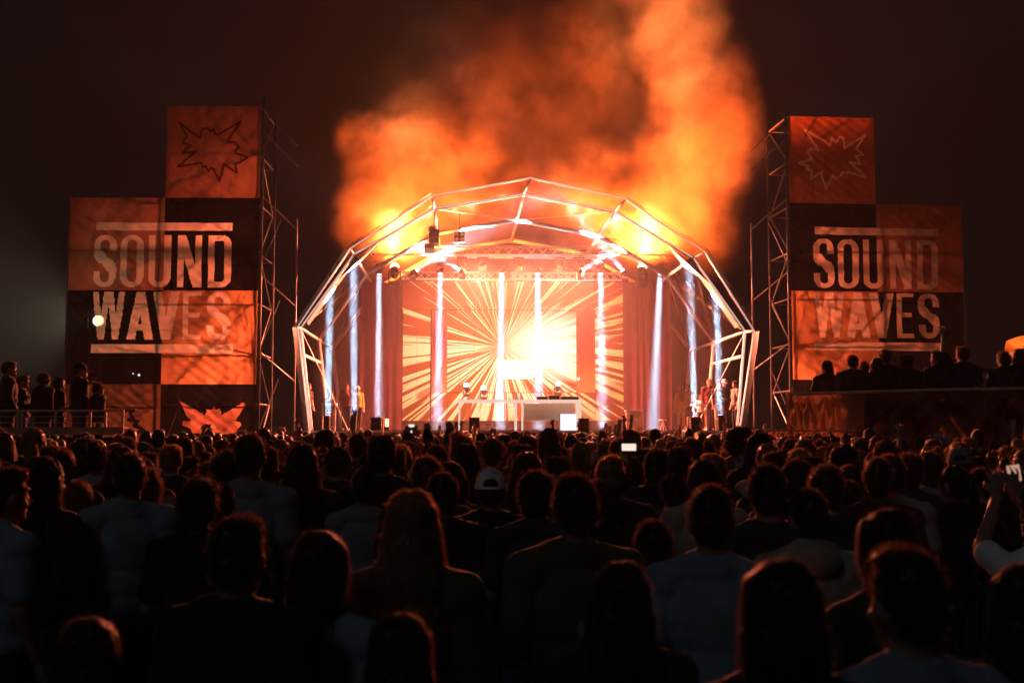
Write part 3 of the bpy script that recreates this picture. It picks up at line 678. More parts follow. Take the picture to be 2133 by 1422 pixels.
for x, lb in ((195, 'left of the pair of cups on the left platform counter'), (212, 'right of the pair of cups on the left platform counter')):
    p = V(x, 889, YP + .12); p.z = zk + .025
    put('plastic_cup', MB().tube(p, p + Z * .085, .027, .037, n=12), M['cup'], base=p, label='pale drink cup, ' + lb, cat='cup')
# right: front corner at x 1640, running off to the right
YQ = 19.0
RP = thing('viewing_platform', 'dark raised platform hung with wrinkled netting on the right edge', 'platform', Vector((9, YQ, 0)), 'raised viewing platforms beside the crowd')
q0 = V(1640, 822, YQ); q1 = V(1945, 815, YQ - .4); q2 = V(2300, 815, YQ - 1.6)
RDZ = 1.42
put('platform_deck', MB().box(Vector((q0.x + 5.2, YQ + 2.2, RDZ - .06)), Vector((5.2, 0, 0)), Vector((0, 2.0, 0)), Vector((0, 0, .06))), M['deck'], RP)
M['net'] = cloth('wrinkled debris netting', (.42, .22, .12), .25, .12, .3)
def netting(xa, xb, ytop, ybot0, ybot1, mat_, seed, amp=.15, nm='netting'):
    rs = random.Random(seed); N, K = 120, 40; m = MB(); fs = [(rs.uniform(.5, 2.6), rs.uniform(0, 6), rs.uniform(-1.0, 1.0)) for _ in range(7)]
    P = []
    for i in range(N + 1):
        u = i / N; a = V(xa + (xb - xa) * u, ytop(u), YQ); b = V(xa + (xb - xa) * u, ybot0 + (ybot1 - ybot0) * u, YQ); row = []
        for k in range(K + 1):
            v = k / K; p = a.lerp(b, v)
            s = sum(math.sin((p.x * f * 3.2 + (p.z) * f * sk * 4) + ph) / (1 + .3 * j) for j, (f, ph, sk) in enumerate(fs))
            # tension folds that fan out from the tie points on the top edge
            tie = 0
            for tx in (0.0, .16, .30, .52, .60):
                dx = (u - tx); an = math.atan2(dx * 6, v + .02); tie += math.sin(an * 9 + tx * 30) * math.exp(-abs(dx) * 5)
            p.y += -amp * (.35 * s * min(1, v * 3 + .2) + .55 * tie * min(1, v * 4)); row.append(p)
        P.append(row)
    for i in range(N):
        for k in range(K): m.quad(P[i][k], P[i + 1][k], P[i + 1][k + 1], P[i][k + 1])
    return put(nm, m, mat_, RP, smooth=True)
netting(1641, 1800, lambda u: 822 - 3 * u, 897, 897, M['net'], 3)
netting(1801, 2320, lambda u: 820 - 8 * u, 960, 1010, cloth('dark debris netting', (.20, .085, .05), .25, .02, .3), 5, .2)
put('top_rail', MB().tube(V(1638, 821, YQ), V(1950, 812, YQ), .03, n=8).tube(V(1950, 812, YQ), V(2330, 806, YQ), .03, n=8), M['rail'], RP)
# swagged lower edging
sw = MB()
for s_ in range(7):
    xa = 1565 + s_ * 33
    for i in range(14):
        for k in range(4):
            f = lambda i, k: V(xa + 33 * i / 14, 896 + (2 + 10 * math.sin(math.pi * i / 14)) * (k / 4) + 2, YQ + .05 + .05 * math.sin(i * 1.3 + k * .9 + s_))
            sw.quad(f(i, k), f(i + 1, k), f(i + 1, k + 1), f(i, k + 1))
put('swag_edging', sw, cloth('pale swag cloth', (.55, .27, .14), .3, .02, .3), RP, smooth=True)
for x in (1641, 1800): put('corner_post', MB().tube(Vector((V(x, 822, YQ + .12).x, YQ + .12, 0)), V(x, 820, YQ + .12), .035, n=8), M['rail'], RP)
put('lower_rail', MB().tube(V(1565, 896, YQ + .03), V(1800, 896, YQ + .03), .022, n=8), M['rail'], RP)
# high table with a tub on the platform and cup on it
tb = thing('high_table', 'dark high table at the right edge of the right platform', 'table', Vector((V(2090, 771, YQ + .7).x, YQ + .7, RDZ)))
zt = V(2090, 771, YQ + .7).z
put('table_top', MB().box(Vector((WB[tb].x, YQ + .7, zt)), Vector((.45, 0, 0)), Vector((0, .25, 0)), Vector((0, 0, .02))), M['deck'], tb)
for sx in (-.38, .38): put('leg', MB().tube(Vector((WB[tb].x + sx, YQ + .7, RDZ)), Vector((WB[tb].x + sx, YQ + .7, zt - .02)), .02, n=8), M['steel'], tb)
p = V(2111, 770, YQ + .55); p.z = zt + .022
put('plastic_cup', MB().tube(p, p + Z * .10, .027, .037, n=12), M['cup'], base=p, label='orange lit drink cup on the high table at the right', cat='cup')
# orange tent glowing far right
tt = thing('market_tent', 'orange lit pitched tent roof glowing at the far right edge', 'tent', Vector((V(2120, 760, 34).x, 34, 0)))
A_, B_, C_, D_ = V(2108, 702, 34), V(2091, 732, 33), V(2160, 718, 33), V(2165, 690, 35)
M['tent'] = cloth('orange tent canvas', (.75, .22, .07), .6, .0, .2)
put('roof_panel', MB().quad(V(2096, 710, 34), V(2123, 700, 34), V(2135, 735, 33), V(2091, 733, 33)), M['tent'], tt)
put('roof_panel', MB().quad(V(2123, 700, 34), V(2180, 695, 35), V(2190, 735, 34), V(2135, 735, 33)), M['tent'], tt)
put('side_panel', MB().quad(V(2091, 734, 33.02), V(2160, 734, 33.02), V(2160, 762, 33.02), V(2104, 762, 33.02)), cloth('cream tent wall', (.8, .5, .28), .6, 0, .1), tt)
for x in (2105, 2170): put('pole', MB().tube(Vector((V(x, 740, 33.3).x, 33.3, 0)), V(x, 735, 33.3), .03, n=8), M['steel'], tt)
pc = V(2128, 745, 34.2); put('bulb', MB().ball(pc, .08), M['lens_o'], tt); light('tent_light', 'POINT', pc - Vector((0, .3, 0.2)), None, tt, 90, (1, .42, .12), shadow_soft_size=.1)

# ================================================================ SMOKE AND HAZE
def vol_mat(name, density, col, aniso, grid=None):
    m, n, l = nt(name); n.remove(n['Principled BSDF']); pv = n.new('ShaderNodeVolumePrincipled')
    pv.inputs['Color'].default_value = (*col, 1); pv.inputs['Anisotropy'].default_value = aniso
    pv.inputs['Density'].default_value = density
    if grid is None: pv.inputs['Density Attribute'].default_value = ''
    else: pv.inputs['Density Attribute'].default_value = 'density'
    l.new(pv.outputs[0], n['Material Output'].inputs['Volume']); return m
def box_obj(name, lo, hi, m, label, kind='stuff'):
    c = (Vector(lo) + Vector(hi)) / 2; h = (Vector(hi) - Vector(lo)) / 2
    return put(name, MB().box(c, Vector((h.x, 0, 0)), Vector((0, h.y, 0)), Vector((0, 0, h.z))), m, kind=kind, label=label)
HZ = vol_mat('thin night haze', .0003, (.9, .9, .9), .35)
box_obj('haze', (-60, -4, -1), (60, 100, 34), HZ, 'thin night air haze around the whole festival ground')
# denser stage fog inside the dome: closed prism following the dome section
sf = MB(); sec = [(x * .985, max(z * .985, DECK + .03)) for x, z in A2[1:8]]; sec = [(A2[1][0] * .93, DECK + .03)] + sec + [(A2[7][0] * .93, DECK + .03)]
f0 = [L(x, .75, z) for x, z in sec]; f1 = [L(x, 10.5, z) for x, z in sec]; n9 = len(sec)
sf.v = f0 + f1; sf.f = [tuple(range(n9)), tuple(reversed(range(n9, 2 * n9)))] + [(k, n9 + k, n9 + (k + 1) % n9, (k + 1) % n9) for k in range(n9)]; sf.mi = [0] * len(sf.f)
fo = put('stage_fog', sf, vol_mat('stage fog', .0056, (.95, .90, .95), .0), kind='stuff', label='even fog filling the inside of the stage dome')
bm_ = bmesh.new(); bm_.from_mesh(fo.data); bmesh.ops.triangulate(bm_, faces=bm_.faces); bmesh.ops.recalc_face_normals(bm_, faces=bm_.faces)
if bm_.calc_volume(signed=True) < 0: bmesh.ops.reverse_faces(bm_, faces=bm_.faces)
bm_.to_mesh(fo.data); bm_.free()
ho = bpy.data.objects['haze']; bm_ = bmesh.new(); bm_.from_mesh(ho.data); bmesh.ops.recalc_face_normals(bm_, faces=bm_.faces); print('haze volume', bm_.calc_volume(signed=True)); bm_.to_mesh(ho.data); bm_.free()
# the smoke plume: a density field evaluated once on a grid
def smoke():
    YS = 49.8
    blobs = []
    def B(px, py, rx, rz, ry, wgt, Y=YS):
        c = V(px, py, Y); k = Y / F; blobs.append((c, (rx * k, ry, rz * k), wgt))
    # left lobe
    B(835, 470, 115, 130, 3.2, 1.0); B(880, 350, 135, 110, 3.0, .9); B(980, 330, 75, 65, 2.4, .55); B(765, 280, 70, 45, 2.2, .45); B(900, 470, 120, 90, 3, .8)
    # right column
    B(1400, 470, 130, 120, 3.2, 1.1); B(1440, 340, 120, 130, 3.2, 1.2); B(1430, 200, 95, 120, 2.8, .8); B(1410, 70, 105, 120, 2.8, .62); B(1390, -80, 130, 140, 3.0, .5)
    B(1500, 280, 75, 190, 2.6, .75)
    # middle
    B(1130, 385, 140, 48, 2.4, .32); B(1250, 340, 70, 60, 2.2, .28); B(1200, 430, 150, 70, 2.6, .5); B(1030, 430, 110, 60, 2.6, .5)
    B(1240, 110, 100, 130, 2.2, .16); B(1020, 210, 120, 90, 2.2, .07); B(880, 250, 120, 70, 2.2, .12)
    B(1090, 445, 230, 55, 1.8, .55, 46.0); B(1230, 480, 100, 60, 1.6, .55, 45.6); B(835, 500, 80, 60, 1.5, .6, 45.2); B(1345, 500, 75, 65, 1.5, .6, 45.2); B(915, 530, 65, 40, 1.2, .35, 44.8)
    lo = Vector((-11, 43.2, 5.0)); hi = Vector((15, 56.0, 26.5))
    ng = bpy.data.node_groups.new('smoke field', 'GeometryNodeTree'); ng.interface.new_socket('Geometry', in_out='OUTPUT', socket_type='NodeSocketGeometry')
    n, l = ng.nodes, ng.links; out = n.new('NodeGroupOutput'); pos = n.new('GeometryNodeInputPosition')
    def VM(op, a, b):
        x = n.new('ShaderNodeVectorMath'); x.operation = op
        for i, q in enumerate((a, b)):
            if q is None: continue
            if isinstance(q, (tuple, list, Vector)): x.inputs[i].default_value = tuple(q)
            elif isinstance(q, (int, float)): x.inputs['Scale'].default_value = q
            else: l.new(q, x.inputs[i])
        return x.outputs['Value'] if op == 'LENGTH' else x.outputs[0]
    def MA(op, a, b):
        x = n.new('ShaderNodeMath'); x.operation = op
        for i, q in enumerate((a, b)):
            if q is None: continue
            if isinstance(q, (int, float)): x.inputs[i].default_value = q
            else: l.new(q, x.inputs[i])
        return x.outputs[0]
    def noise(scale, detail, src, rough=.55):
        x = n.new('ShaderNodeTexNoise'); x.inputs['Scale'].default_value = scale; x.inputs['Detail'].default_value = detail; x.inputs['Roughness'].default_value = rough; l.new(src, x.inputs['Vector']); return x
    wv = noise(.30, 3, pos.outputs[0]); w1 = VM('SUBTRACT', wv.outputs['Color'], (.5, .5, .5)); w1 = VM('SCALE', w1, 2.4)
    wv2 = noise(.9, 3, pos.outputs[0]); w2 = VM('SCALE', VM('SUBTRACT', wv2.outputs['Color'], (.5, .5, .5)), 1.7)
    P_ = VM('ADD', VM('ADD', pos.outputs[0], w1), w2)
    tot = None
    for c, r, wgt in blobs:
        q = VM('MULTIPLY', VM('SUBTRACT', P_, c), (1 / r[0], 1 / r[1], 1 / r[2])); d = VM('LENGTH', q, None)
        mr = n.new('ShaderNodeMapRange'); mr.interpolation_type = 'SMOOTHSTEP'; mr.inputs[1].default_value = 1.25; mr.inputs[2].default_value = .25; mr.inputs[3].default_value = 0; mr.inputs[4].default_value = wgt
        l.new(d, mr.inputs[0]); tot = mr.outputs[0] if tot is None else MA('MAXIMUM', tot, mr.outputs[0])
    t = noise(.62, 8, P_, .70)
    mr = n.new('ShaderNodeMapRange'); mr.inputs[1].default_value = .38; mr.inputs[2].default_value = .66; mr.inputs[3].default_value = .06; mr.inputs[4].default_value = 2.0; l.new(t.outputs[0], mr.inputs[0])
    den = MA('MULTIPLY', tot, mr.outputs[0])
    # faint veil left around the lobes
    vb = V(1120, 330, YS); q = VM('MULTIPLY', VM('SUBTRACT', P_, vb), (1 / 9.5, 1 / 4.5, 1 / 9.0)); d = VM('LENGTH', q, None)
    mr2 = n.new('ShaderNodeMapRange'); mr2.interpolation_type = 'SMOOTHSTEP'; mr2.inputs[1].default_value = 1.0; mr2.inputs[2].default_value = .2; mr2.inputs[3].default_value = 0; mr2.inputs[4].default_value = .06; l.new(d, mr2.inputs[0])
    den = MA('ADD', den, MA('MULTIPLY', mr2.outputs[0], mr.outputs[0]))
    vc = n.new('GeometryNodeVolumeCube'); l.new(den, vc.inputs['Density']); vc.inputs['Min'].default_value = lo; vc.inputs['Max'].default_value = hi
    vc.inputs['Resolution X'].default_value = 190; vc.inputs['Resolution Y'].default_value = 78; vc.inputs['Resolution Z'].default_value = 150
    sm = n.new('GeometryNodeSetMaterial'); sm.inputs['Material'].default_value = vol_mat('lit smoke', .19, (.97, .95, .93), .15, 'density')
    l.new(vc.outputs[0], sm.inputs[0]); l.new(sm.outputs[0], out.inputs[0])
    me = bpy.data.meshes.new('smoke_plume'); o = bpy.data.objects.new('smoke_plume', me); COL.objects.link(o); md = o.modifiers.new('field', 'NODES'); md.node_group = ng
    me.materials.append(sm.inputs['Material'].default_value)
    o['kind'] = 'stuff'; o['label'] = 'billowing smoke lit orange rising above and behind the stage dome'
smoke()
# ================================================================ PEOPLE
def ev_mesh(me, mods):
    o = bpy.data.objects.new('tmp', me); COL.objects.link(o)
    for kind, kw in mods:
        md = o.modifiers.new(kind, kind)
        for a, b in kw.items(): setattr(md, a, b)
    dg = bpy.context.evaluated_depsgraph_get(); r = bpy.data.meshes.new_from_object(o.evaluated_get(dg), depsgraph=dg)
    bpy.data.objects.remove(o); return r
class Blob:
    """a set of overlapping limbs and muscles, merged into one continuous skin"""
    def __init__(s): s.v = []; s.f = []; s.n = 0
    def add(s, V_, F_):
        s.v += [tuple(p) for p in V_]; s.f += [tuple(i + s.n for i in f) for f in F_]; s.n += len(V_)
    def ell(s, c, r, rot=None, n=16, m=10):
        V_ = [Vector((0, 0, 1))]; F_ = []
        for j in range(1, m):
            for k in range(n):
                a = math.pi * j / m; t = 2 * math.pi * k / n; V_.append(Vector((math.sin(a) * math.cos(t), math.sin(a) * math.sin(t), math.cos(a))))
        V_.append(Vector((0, 0, -1))); e = len(V_) - 1
        for k in range(n):
            F_.append((0, 1 + k, 1 + (k + 1) % n))
            for j in range(m - 2):
                a = 1 + j * n; F_.append((a + k, a + n + k, a + n + (k + 1) % n, a + (k + 1) % n))
            a = 1 + (m - 2) * n; F_.append((a + k, e, a + (k + 1) % n))
        c = Vector(c); W_ = []
        for p in V_:
            q = Vector((p.x * r[0], p.y * r[1], p.z * r[2]))
            if rot is not None: q = rot @ q
            W_.append(q + c)
        s.add(W_, F_); return s
    def cap(s, a, b, ra, rb, n=12):
        a, b = Vector(a), Vector(b); s.ell(a, (ra,) * 3, n=12, m=8); s.ell(b, (rb,) * 3, n=12, m=8)
        m = MB().tube(a, b, ra, rb, n=n); s.add(m.v, m.f); return s
    def mesh(s, vox, smooth=4, dec=1.0, noise=0, nsc=.2, sm2=0):
        me = bpy.data.meshes.new('raw'); me.from_pydata(s.v, [], s.f); me.update()
        mods = [('REMESH', dict(mode='VOXEL', voxel_size=vox)), ('SMOOTH', dict(iterations=smooth, factor=.5))]
        r = ev_mesh(me, mods)
        if noise:
            from mathutils import noise as mn
            co = np.empty(len(r.vertices) * 3); r.vertices.foreach_get('co', co); no = np.empty(len(r.vertices) * 3); r.vertices.foreach_get('normal', no)
            co = co.reshape(-1, 3); no = no.reshape(-1, 3)
            d = np.array([mn.fractal(Vector(p) / nsc, 1.0, 2.0, 3) for p in co]); co += no * (d * noise)[:, None]; r.vertices.foreach_set('co', co.ravel())
        if dec < 1: r = ev_mesh(r, [('DECIMATE', dict(ratio=dec))])
        r.polygons.foreach_set('use_smooth', [True] * len(r.polygons)); r.update(); return r
def rotx(a): return Matrix.Rotation(a, 3, 'X')
def roty(a): return Matrix.Rotation(a, 3, 'Y')
POSES = {  # shoulder fixed; elbow, wrist, hand direction for left(-1) / right(+1)
    'down': lambda s: ((.235 * s, -.03, 1.10), (.215 * s, .07, .86), (0, .25, -1)),
    'front': lambda s: ((.24 * s, .0, 1.10), (.13 * s, .24, 1.12), (-.5 * s, 1, .15)),
    'phone': lambda s: ((.21 * s, .20, 1.46), (.055 * s, .33, 1.70), (-.15 * s, .1, 1)),
    'up': lambda s: ((.25 * s, .06, 1.66), (.22 * s, .10, 1.93), (0, .1, 1)),
    'fist': lambda s: ((.27 * s, .10, 1.60), (.22 * s, .13, 1.86), (0, .1, 1)),
    'chin': lambda s: ((.20 * s, .12, 1.12), (.07 * s, .19, 1.42), (-.3 * s, -.3, 1)),
}
def hand(B, w_, d, s, fist=False):
    d = Vector(d).normalized(); w_ = Vector(w_); side = d.cross(Vector((0, 1, 0)) if abs(d.y) < .8 else Vector((0, 0, 1))).normalized(); nrm = side.cross(d).normalized()
    q = Matrix((side, nrm, d)).transposed()
    B.ell(w_ + d * .045, (.040, .018, .050), q)
    for k, ln in enumerate((.066, .076, .071, .056)):
        base = w_ + d * .080 + side * (k - 1.5) * .0195
        if fist:
            p1 = base + d * .022 + nrm * .004; p2 = p1 + nrm * .030 - d * .004; p3 = p2 - d * .030 - nrm * .004
            B.cap(base, p1, .0105, .010, 8); B.cap(p1, p2, .010, .0095, 8); B.cap(p2, p3, .0095, .009, 8)
        else:
            sp = side * (k - 1.5) * .006
            p1 = base + d * ln * .5 + sp + nrm * .004; p2 = p1 + d * ln * .32 + sp + nrm * .011; p3 = p2 + d * ln * .25 + nrm * .014
            B.cap(base, p1, .0095, .009, 8); B.cap(p1, p2, .009, .008, 8); B.cap(p2, p3, .008, .007, 8)
    t0 = w_ + d * .02 + side * -s * .03; t1 = t0 + side * -s * .026 + d * .028 + nrm * .012; t2 = t1 + d * .028 + (nrm * .014 if not fist else side * s * .02 + nrm * .02)
    B.cap(t0, t1, .013, .0115, 8); B.cap(t1, t2, .0115, .009, 8)
def strands(base_me, n, length, width, mode, rs, zmin=None):
    """thin hair strands rooted on the hair volume"""
    nv = len(base_me.polygons); ar = np.empty(nv); base_me.polygons.foreach_get('area', ar); c = np.empty(nv * 3); base_me.polygons.foreach_get('center', c); no = np.empty(nv * 3); base_me.polygons.foreach_get('normal', no)
    c = c.reshape(-1, 3); no = no.reshape(-1, 3); ok = ar * (no[:, 2] > -.75)
    if zmin is not None: ok = ok * (c[:, 2] > zmin)
    idx = rs.choice(nv, n, p=ok / ok.sum()); r = rs.normal(size=(n, 3)); P = c[idx] + r * .004; N_ = no[idx]
    if mode == 'short': D = N_ * .55 + r * .35 + np.array((0, .25, .25)); 
    elif mode == 'curl': D = N_ * .6 + r * .75
    else:
        T_ = np.array((0, 0, -1.0)) + N_ * .10 + r * .05; T_ -= N_ * np.minimum(0, (T_ * N_).sum(1))[:, None] * .9; up = N_[:, 2] > .45
        D = T_; D[up] = N_[up] * .12 + np.stack([np.sign(c[idx][up, 0] + r[up, 0] * .01) * .8, np.full(up.sum(), -.25), np.full(up.sum(), -.25)], 1) + r[up] * .08
        D[up] -= N_[up] * np.minimum(0, (D[up] * N_[up]).sum(1))[:, None]
    D /= np.linalg.norm(D, axis=1)[:, None]; ln = length * (.5 + rs.random(n))[:, None]
    if mode == 'long': ln = ln * np.where(N_[:, 2:3] > .30, .22, 1.0)
    sd = np.cross(D, N_ + r * .3); sd /= np.linalg.norm(sd, axis=1)[:, None] + 1e-9; sd *= width / 2
    mid = P + D * ln * .55; tip = P + D * ln + (N_ * -.12 * ln if mode != 'curl' else r * .25 * ln)
    Vv = np.concatenate([P - sd, P + sd, mid + sd * .8, mid - sd * .8, tip]); k = np.arange(n)
    F4 = np.stack([k, k + n, k + 2 * n, k + 3 * n], 1); F3 = np.stack([k + 3 * n, k + 2 * n, k + 4 * n], 1)
    return Vv, F4.tolist() + F3.tolist()
def join_np(me, Vv, Fv):
    n0 = len(me.vertices); co = np.empty(n0 * 3); me.vertices.foreach_get('co', co)
    F_ = [tuple(p.vertices) for p in me.polygons] + [tuple(i + n0 for i in f) for f in Fv]
    r = bpy.data.meshes.new('hair'); r.from_pydata(co.reshape(-1, 3).tolist() + Vv.tolist(), [], F_); r.polygons.foreach_set('use_smooth', [True] * len(F_)); r.update(); return r
VAR = {}
def make_variant(name, hair='short', top='tee', poses=('down', 'down'), female=False, fine=False, fist=False, cap=False, hood=False):
    rs = np.random.RandomState(abs(hash(name)) % 1000 if False else sum(map(ord, name)))
    w_ = .90 if female else 1.0
    B = Blob()
    B.ell((0, 0, 1.610), (.074, .094, .112)); B.ell((0, .028, 1.535), (.055, .064, .066)); B.ell((0, -.02, 1.57), (.066, .07, .08))
    B.cap((0, .090, 1.612), (0, .113, 1.570), .009, .014, 8); B.ell((0, .088, 1.535), (.026, .013, .012)); B.ell((0, .083, 1.497), (.022, .018, .018)); B.ell((0, .085, 1.637), (.052, .014, .012))
    for s in (-1, 1):
        B.ell((.079 * s, -.004, 1.590), (.011, .021, .034), roty(.18 * s) @ rotx(-.2)); B.ell((.031 * s, .080, 1.607), (.014, .012, .011)); B.ell((.04 * s, .066, 1.565), (.024, .022, .024))
    nr_ = .056 if not female else .048
    B.cap((0, -.012, 1.42), (0, -.004, 1.54), nr_ * 1.08, nr_)
    for s in (-1, 1):
        B.cap((.03 * s, -.02, 1.465), (.155 * w_ * s, -.012, 1.405), .042, .040)
        sh = (.183 * w_ * s, -.008, 1.375); B.ell(sh, (.062 * w_, .062, .064))
        e, wr, hd = POSES[poses[0 if s < 0 else 1]](s); B.cap(sh, e, .050 * w_, .040 * w_); B.cap(e, wr, .041 * w_, .026)
        if fine: hand(B, wr, hd, s, fist and poses[0 if s < 0 else 1] in ('fist',))
        else: hand(B, wr, hd, s)
        B.cap((.088 * s, 0, .90), (.096 * s, .012, .49), .086, .056); B.cap((.096 * s, .012, .49), (.102 * s, -.022, .09), .054, .037); B.cap((.103 * s, -.05, .045), (.115 * s, .13, .036), .040, .028)
    B.ell((0, 0, 1.25), (.160 * w_, .108, .20)); B.ell((0, .004, 1.07), (.135 * w_, .098, .16)); B.ell((0, -.006, .93), (.165, .118, .12))
    body = B.mesh(.0085, 3, .22 if not fine else .45)
    # --- top
    T = Blob(); q = .016 if top == 'tee' else .026; lo = 0 if top == 'tee' else .012
    T.ell((0, 0, 1.245), (.165 * w_ + q, .110 + q, .205)); T.ell((0, -.055, 1.425), (.085, .045, .06)); T.ell((0, .004, 1.06), (.148 * w_ + q, .106 + q, .17)); T.ell((0, -.004, .93), (.168 + q, .122 + q, .10 + lo))
    for s in (-1, 1):
        T.cap((.045 * s, -.022, 1.452), (.158 * w_ * s, -.014, 1.402), .040 + q * .6, .042 + q)
        sh = Vector((.185 * w_ * s, -.008, 1.372)); e, wr, hd = POSES[poses[0 if s < 0 else 1]](s); e, wr = Vector(e), Vector(wr); T.ell(sh, (.066 + q,) * 3)
        if top == 'tee': T.cap(sh, sh.lerp(e, .72), .056 + q, .055 + q)
        else: T.cap(sh, e, .056 + q, .047 + q); T.cap(e, e.lerp(wr, .93), .047 + q, .032 + q)
    if top == 'jacket':
        for k in range(14):
            a = 2 * math.pi * k / 14; b_ = 2 * math.pi * (k + 1) / 14
            T.cap((.068 * math.sin(a), -.012 - .066 * math.cos(a), 1.468 + .012 * math.cos(a)), (.068 * math.sin(b_), -.012 - .066 * math.cos(b_), 1.468 + .012 * math.cos(b_)), .017, .017, 6)
    if hood:
        T.ell((0, -.105, 1.43), (.115, .062, .085), rotx(.35)); T.ell((0, -.06, 1.485), (.098, .05, .045), rotx(.3))
        for s in (-1, 1): T.cap((.08 * s, -.05, 1.48), (.055 * s, .07, 1.43), .034, .022)
    shirt = T.mesh(.011, 3, .35, noise=.005 if top == 'tee' else .008, nsc=.16)
    # --- trousers
    Q = Blob(); Q.ell((0, -.004, .92), (.172, .124, .115))
    for s in (-1, 1): Q.cap((.090 * s, 0, .88), (.098 * s, .012, .49), .094, .070); Q.cap((.098 * s, .012, .49), (.103 * s, -.02, .10), .068, .058)
    legs = Q.mesh(.016, 2, .3, noise=.012, nsc=.12)
    # --- hair
    H = Blob(); hm = None
    if hair in ('short', 'fade', 'capshort'):
        H.ell((0, -.012, 1.636), (.081, .097, .099)); H.ell((0, -.050, 1.585), (.071, .062, .075))
        if hair == 'short': H.ell((0, .035, 1.70), (.062, .065, .035))
        hm = H.mesh(.007, 2, .5, noise=.006, nsc=.03); V_, F_ = strands(hm, 3800, .012, .0022, 'short', rs, 1.535)
    elif hair == 'curly':
        H.ell((0, -.012, 1.636), (.090, .104, .105)); H.ell((0, -.045, 1.59), (.084, .075, .09)); H.ell((.01, .05, 1.695), (.07, .055, .042)); hm = H.mesh(.008, 1, .6, noise=.022, nsc=.035); V_, F_ = strands(hm, 4200, .015, .0026, 'curl', rs, 1.50)
    elif hair == 'long':
        H.ell((0, -.014, 1.638), (.087, .102, .103)); H.ell((0, -.055, 1.54), (.095, .070, .12)); H.ell((0, -.082, 1.42), (.112, .056, .16)); H.ell((0, -.10, 1.30), (.120, .045, .15))
        for s in (-1, 1): H.cap((.075 * s, .0, 1.60), (.100 * s, .0, 1.42), .026, .030); H.cap((.10 * s, .0, 1.42), (.105 * s, .03, 1.30), .030, .018)
        hm = H.mesh(.008, 2, .6, noise=.012, nsc=.05); V_, F_ = strands(hm, 7000, .10, .0024, 'long', rs)
    elif hair == 'bob':
        H.ell((0, -.014, 1.638), (.090, .104, .103)); H.ell((0, -.04, 1.545), (.102, .085, .105)); hm = H.mesh(.008, 2, .6, noise=.010, nsc=.05); V_, F_ = strands(hm, 5000, .07, .0024, 'long', rs)
    elif hair == 'bun':
        H.ell((0, -.012, 1.636), (.082, .098, .099)); H.ell((0, -.050, 1.585), (.071, .062, .07)); H.ell((0, -.085, 1.725), (.042, .042, .038)); hm = H.mesh(.007, 2, .5, noise=.007, nsc=.03); V_, F_ = strands(hm, 3200, .028, .0022, 'short', rs, 1.53)
    elif hair == 'pony':
        H.ell((0, -.012, 1.636), (.082, .098, .099)); H.ell((0, -.050, 1.59), (.071, .062, .07)); H.cap((0, -.11, 1.66), (0, -.15, 1.55), .024, .034); H.cap((0, -.15, 1.55), (0, -.14, 1.36), .034, .014)
        hm = H.mesh(.007, 2, .5, noise=.007, nsc=.03); V_, F_ = strands(hm, 4200, .06, .0022, 'long', rs)
    hairm = join_np(hm, V_, F_)
    d = {'body': body, 'hair': hairm, 'shirt': shirt, 'trousers': legs, 'hair0': hm}
    if cap:   # fabric cap seen from behind with its strap opening
        m = MB(); n_, k_ = 36, 12; c = Vector((0, -.010, 1.618)); r = Vector((.094, .110, .122))
        def pt(i, j): a = 2 * math.pi * i / n_; t = math.pi / 2 * j / k_; return c + Vector((math.sin(a) * math.cos(t) * r.x, -math.cos(a) * math.cos(t) * r.y, math.sin(t) * r.z))
        for i in range(n_):
            for j in range(k_):
                am = 2 * math.pi * (i + .5) / n_; am = min(am, 2 * math.pi - am)
                if j in (1, 2, 3) and am < .52 * math.sqrt(max(0, 1 - ((j - 1) / 3.2) ** 2)): continue
                m.quad(pt(i, j), pt(i + 1, j), pt(i + 1, j + 1), pt(i, j + 1))
        br = [];
        for i in range(11):
            a = math.pi - .75 + 1.5 * i / 10; x0 = c + Vector((math.sin(a) * r.x, -math.cos(a) * r.y, 0)); l_ = .085 * math.cos((i - 5) / 5 * 1.25); br.append((x0, x0 + Vector((0, l_ + .004, -.012 - .02 * ((i - 5) / 5) ** 2))))
        for i in range(10): m.quad(br[i][0], br[i][1], br[i + 1][1], br[i + 1][0])
        me = bpy.data.meshes.new('cap'); me.from_pydata([tuple(v) for v in m.v], [], m.f); me.update()
        me = ev_mesh(me, [('WELD', dict(merge_threshold=.0005)), ('SOLIDIFY', dict(thickness=.004)), ('SUBSURF', dict(levels=1))]); me.polygons.foreach_set('use_smooth', [True] * len(me.polygons)); d['cap'] = me
    VAR[name] = d
def cl(name, c, n=.15): return mat(name, c, .85, 0, n, 9, .35, 60, sheen=.15, spec=.2)
SKIN = [mat('skin light', (.42, .25, .18), .55, 0, .06, 9, spec=.35), mat('skin tan', (.28, .15, .10), .55, 0, .06, 9, spec=.35), mat('skin deep', (.12, .065, .045), .55, 0, .06, 9, spec=.35)]
def hairmat(name, c):
    m = mat(name, c, .40, 0, .3, 40, spec=.35, sheen=.6); n, l = m.node_tree.nodes, m.node_tree.links
    tl = n.new('ShaderNodeBsdfTranslucent'); tl.inputs[0].default_value = (c[0] * 2.5 + .16, c[1] * 2.5 + .09, c[2] * 2.5 + .05, 1)   # thin strands let light through
    mx = n.new('ShaderNodeMixShader'); mx.inputs[0].default_value = .42; l.new(n['Principled BSDF'].outputs[0], mx.inputs[1]); l.new(tl.outputs[0], mx.inputs[2]); l.new(mx.outputs[0], n['Material Output'].inputs[0]); return m
HAIR = [hairmat('hair black', (.010, .008, .007)), hairmat('hair dark brown', (.028, .016, .010)), hairmat('hair brown', (.075, .040, .020)), hairmat('hair fair', (.22, .13, .06))]
HN = ['black', 'dark', 'brown', 'fair']
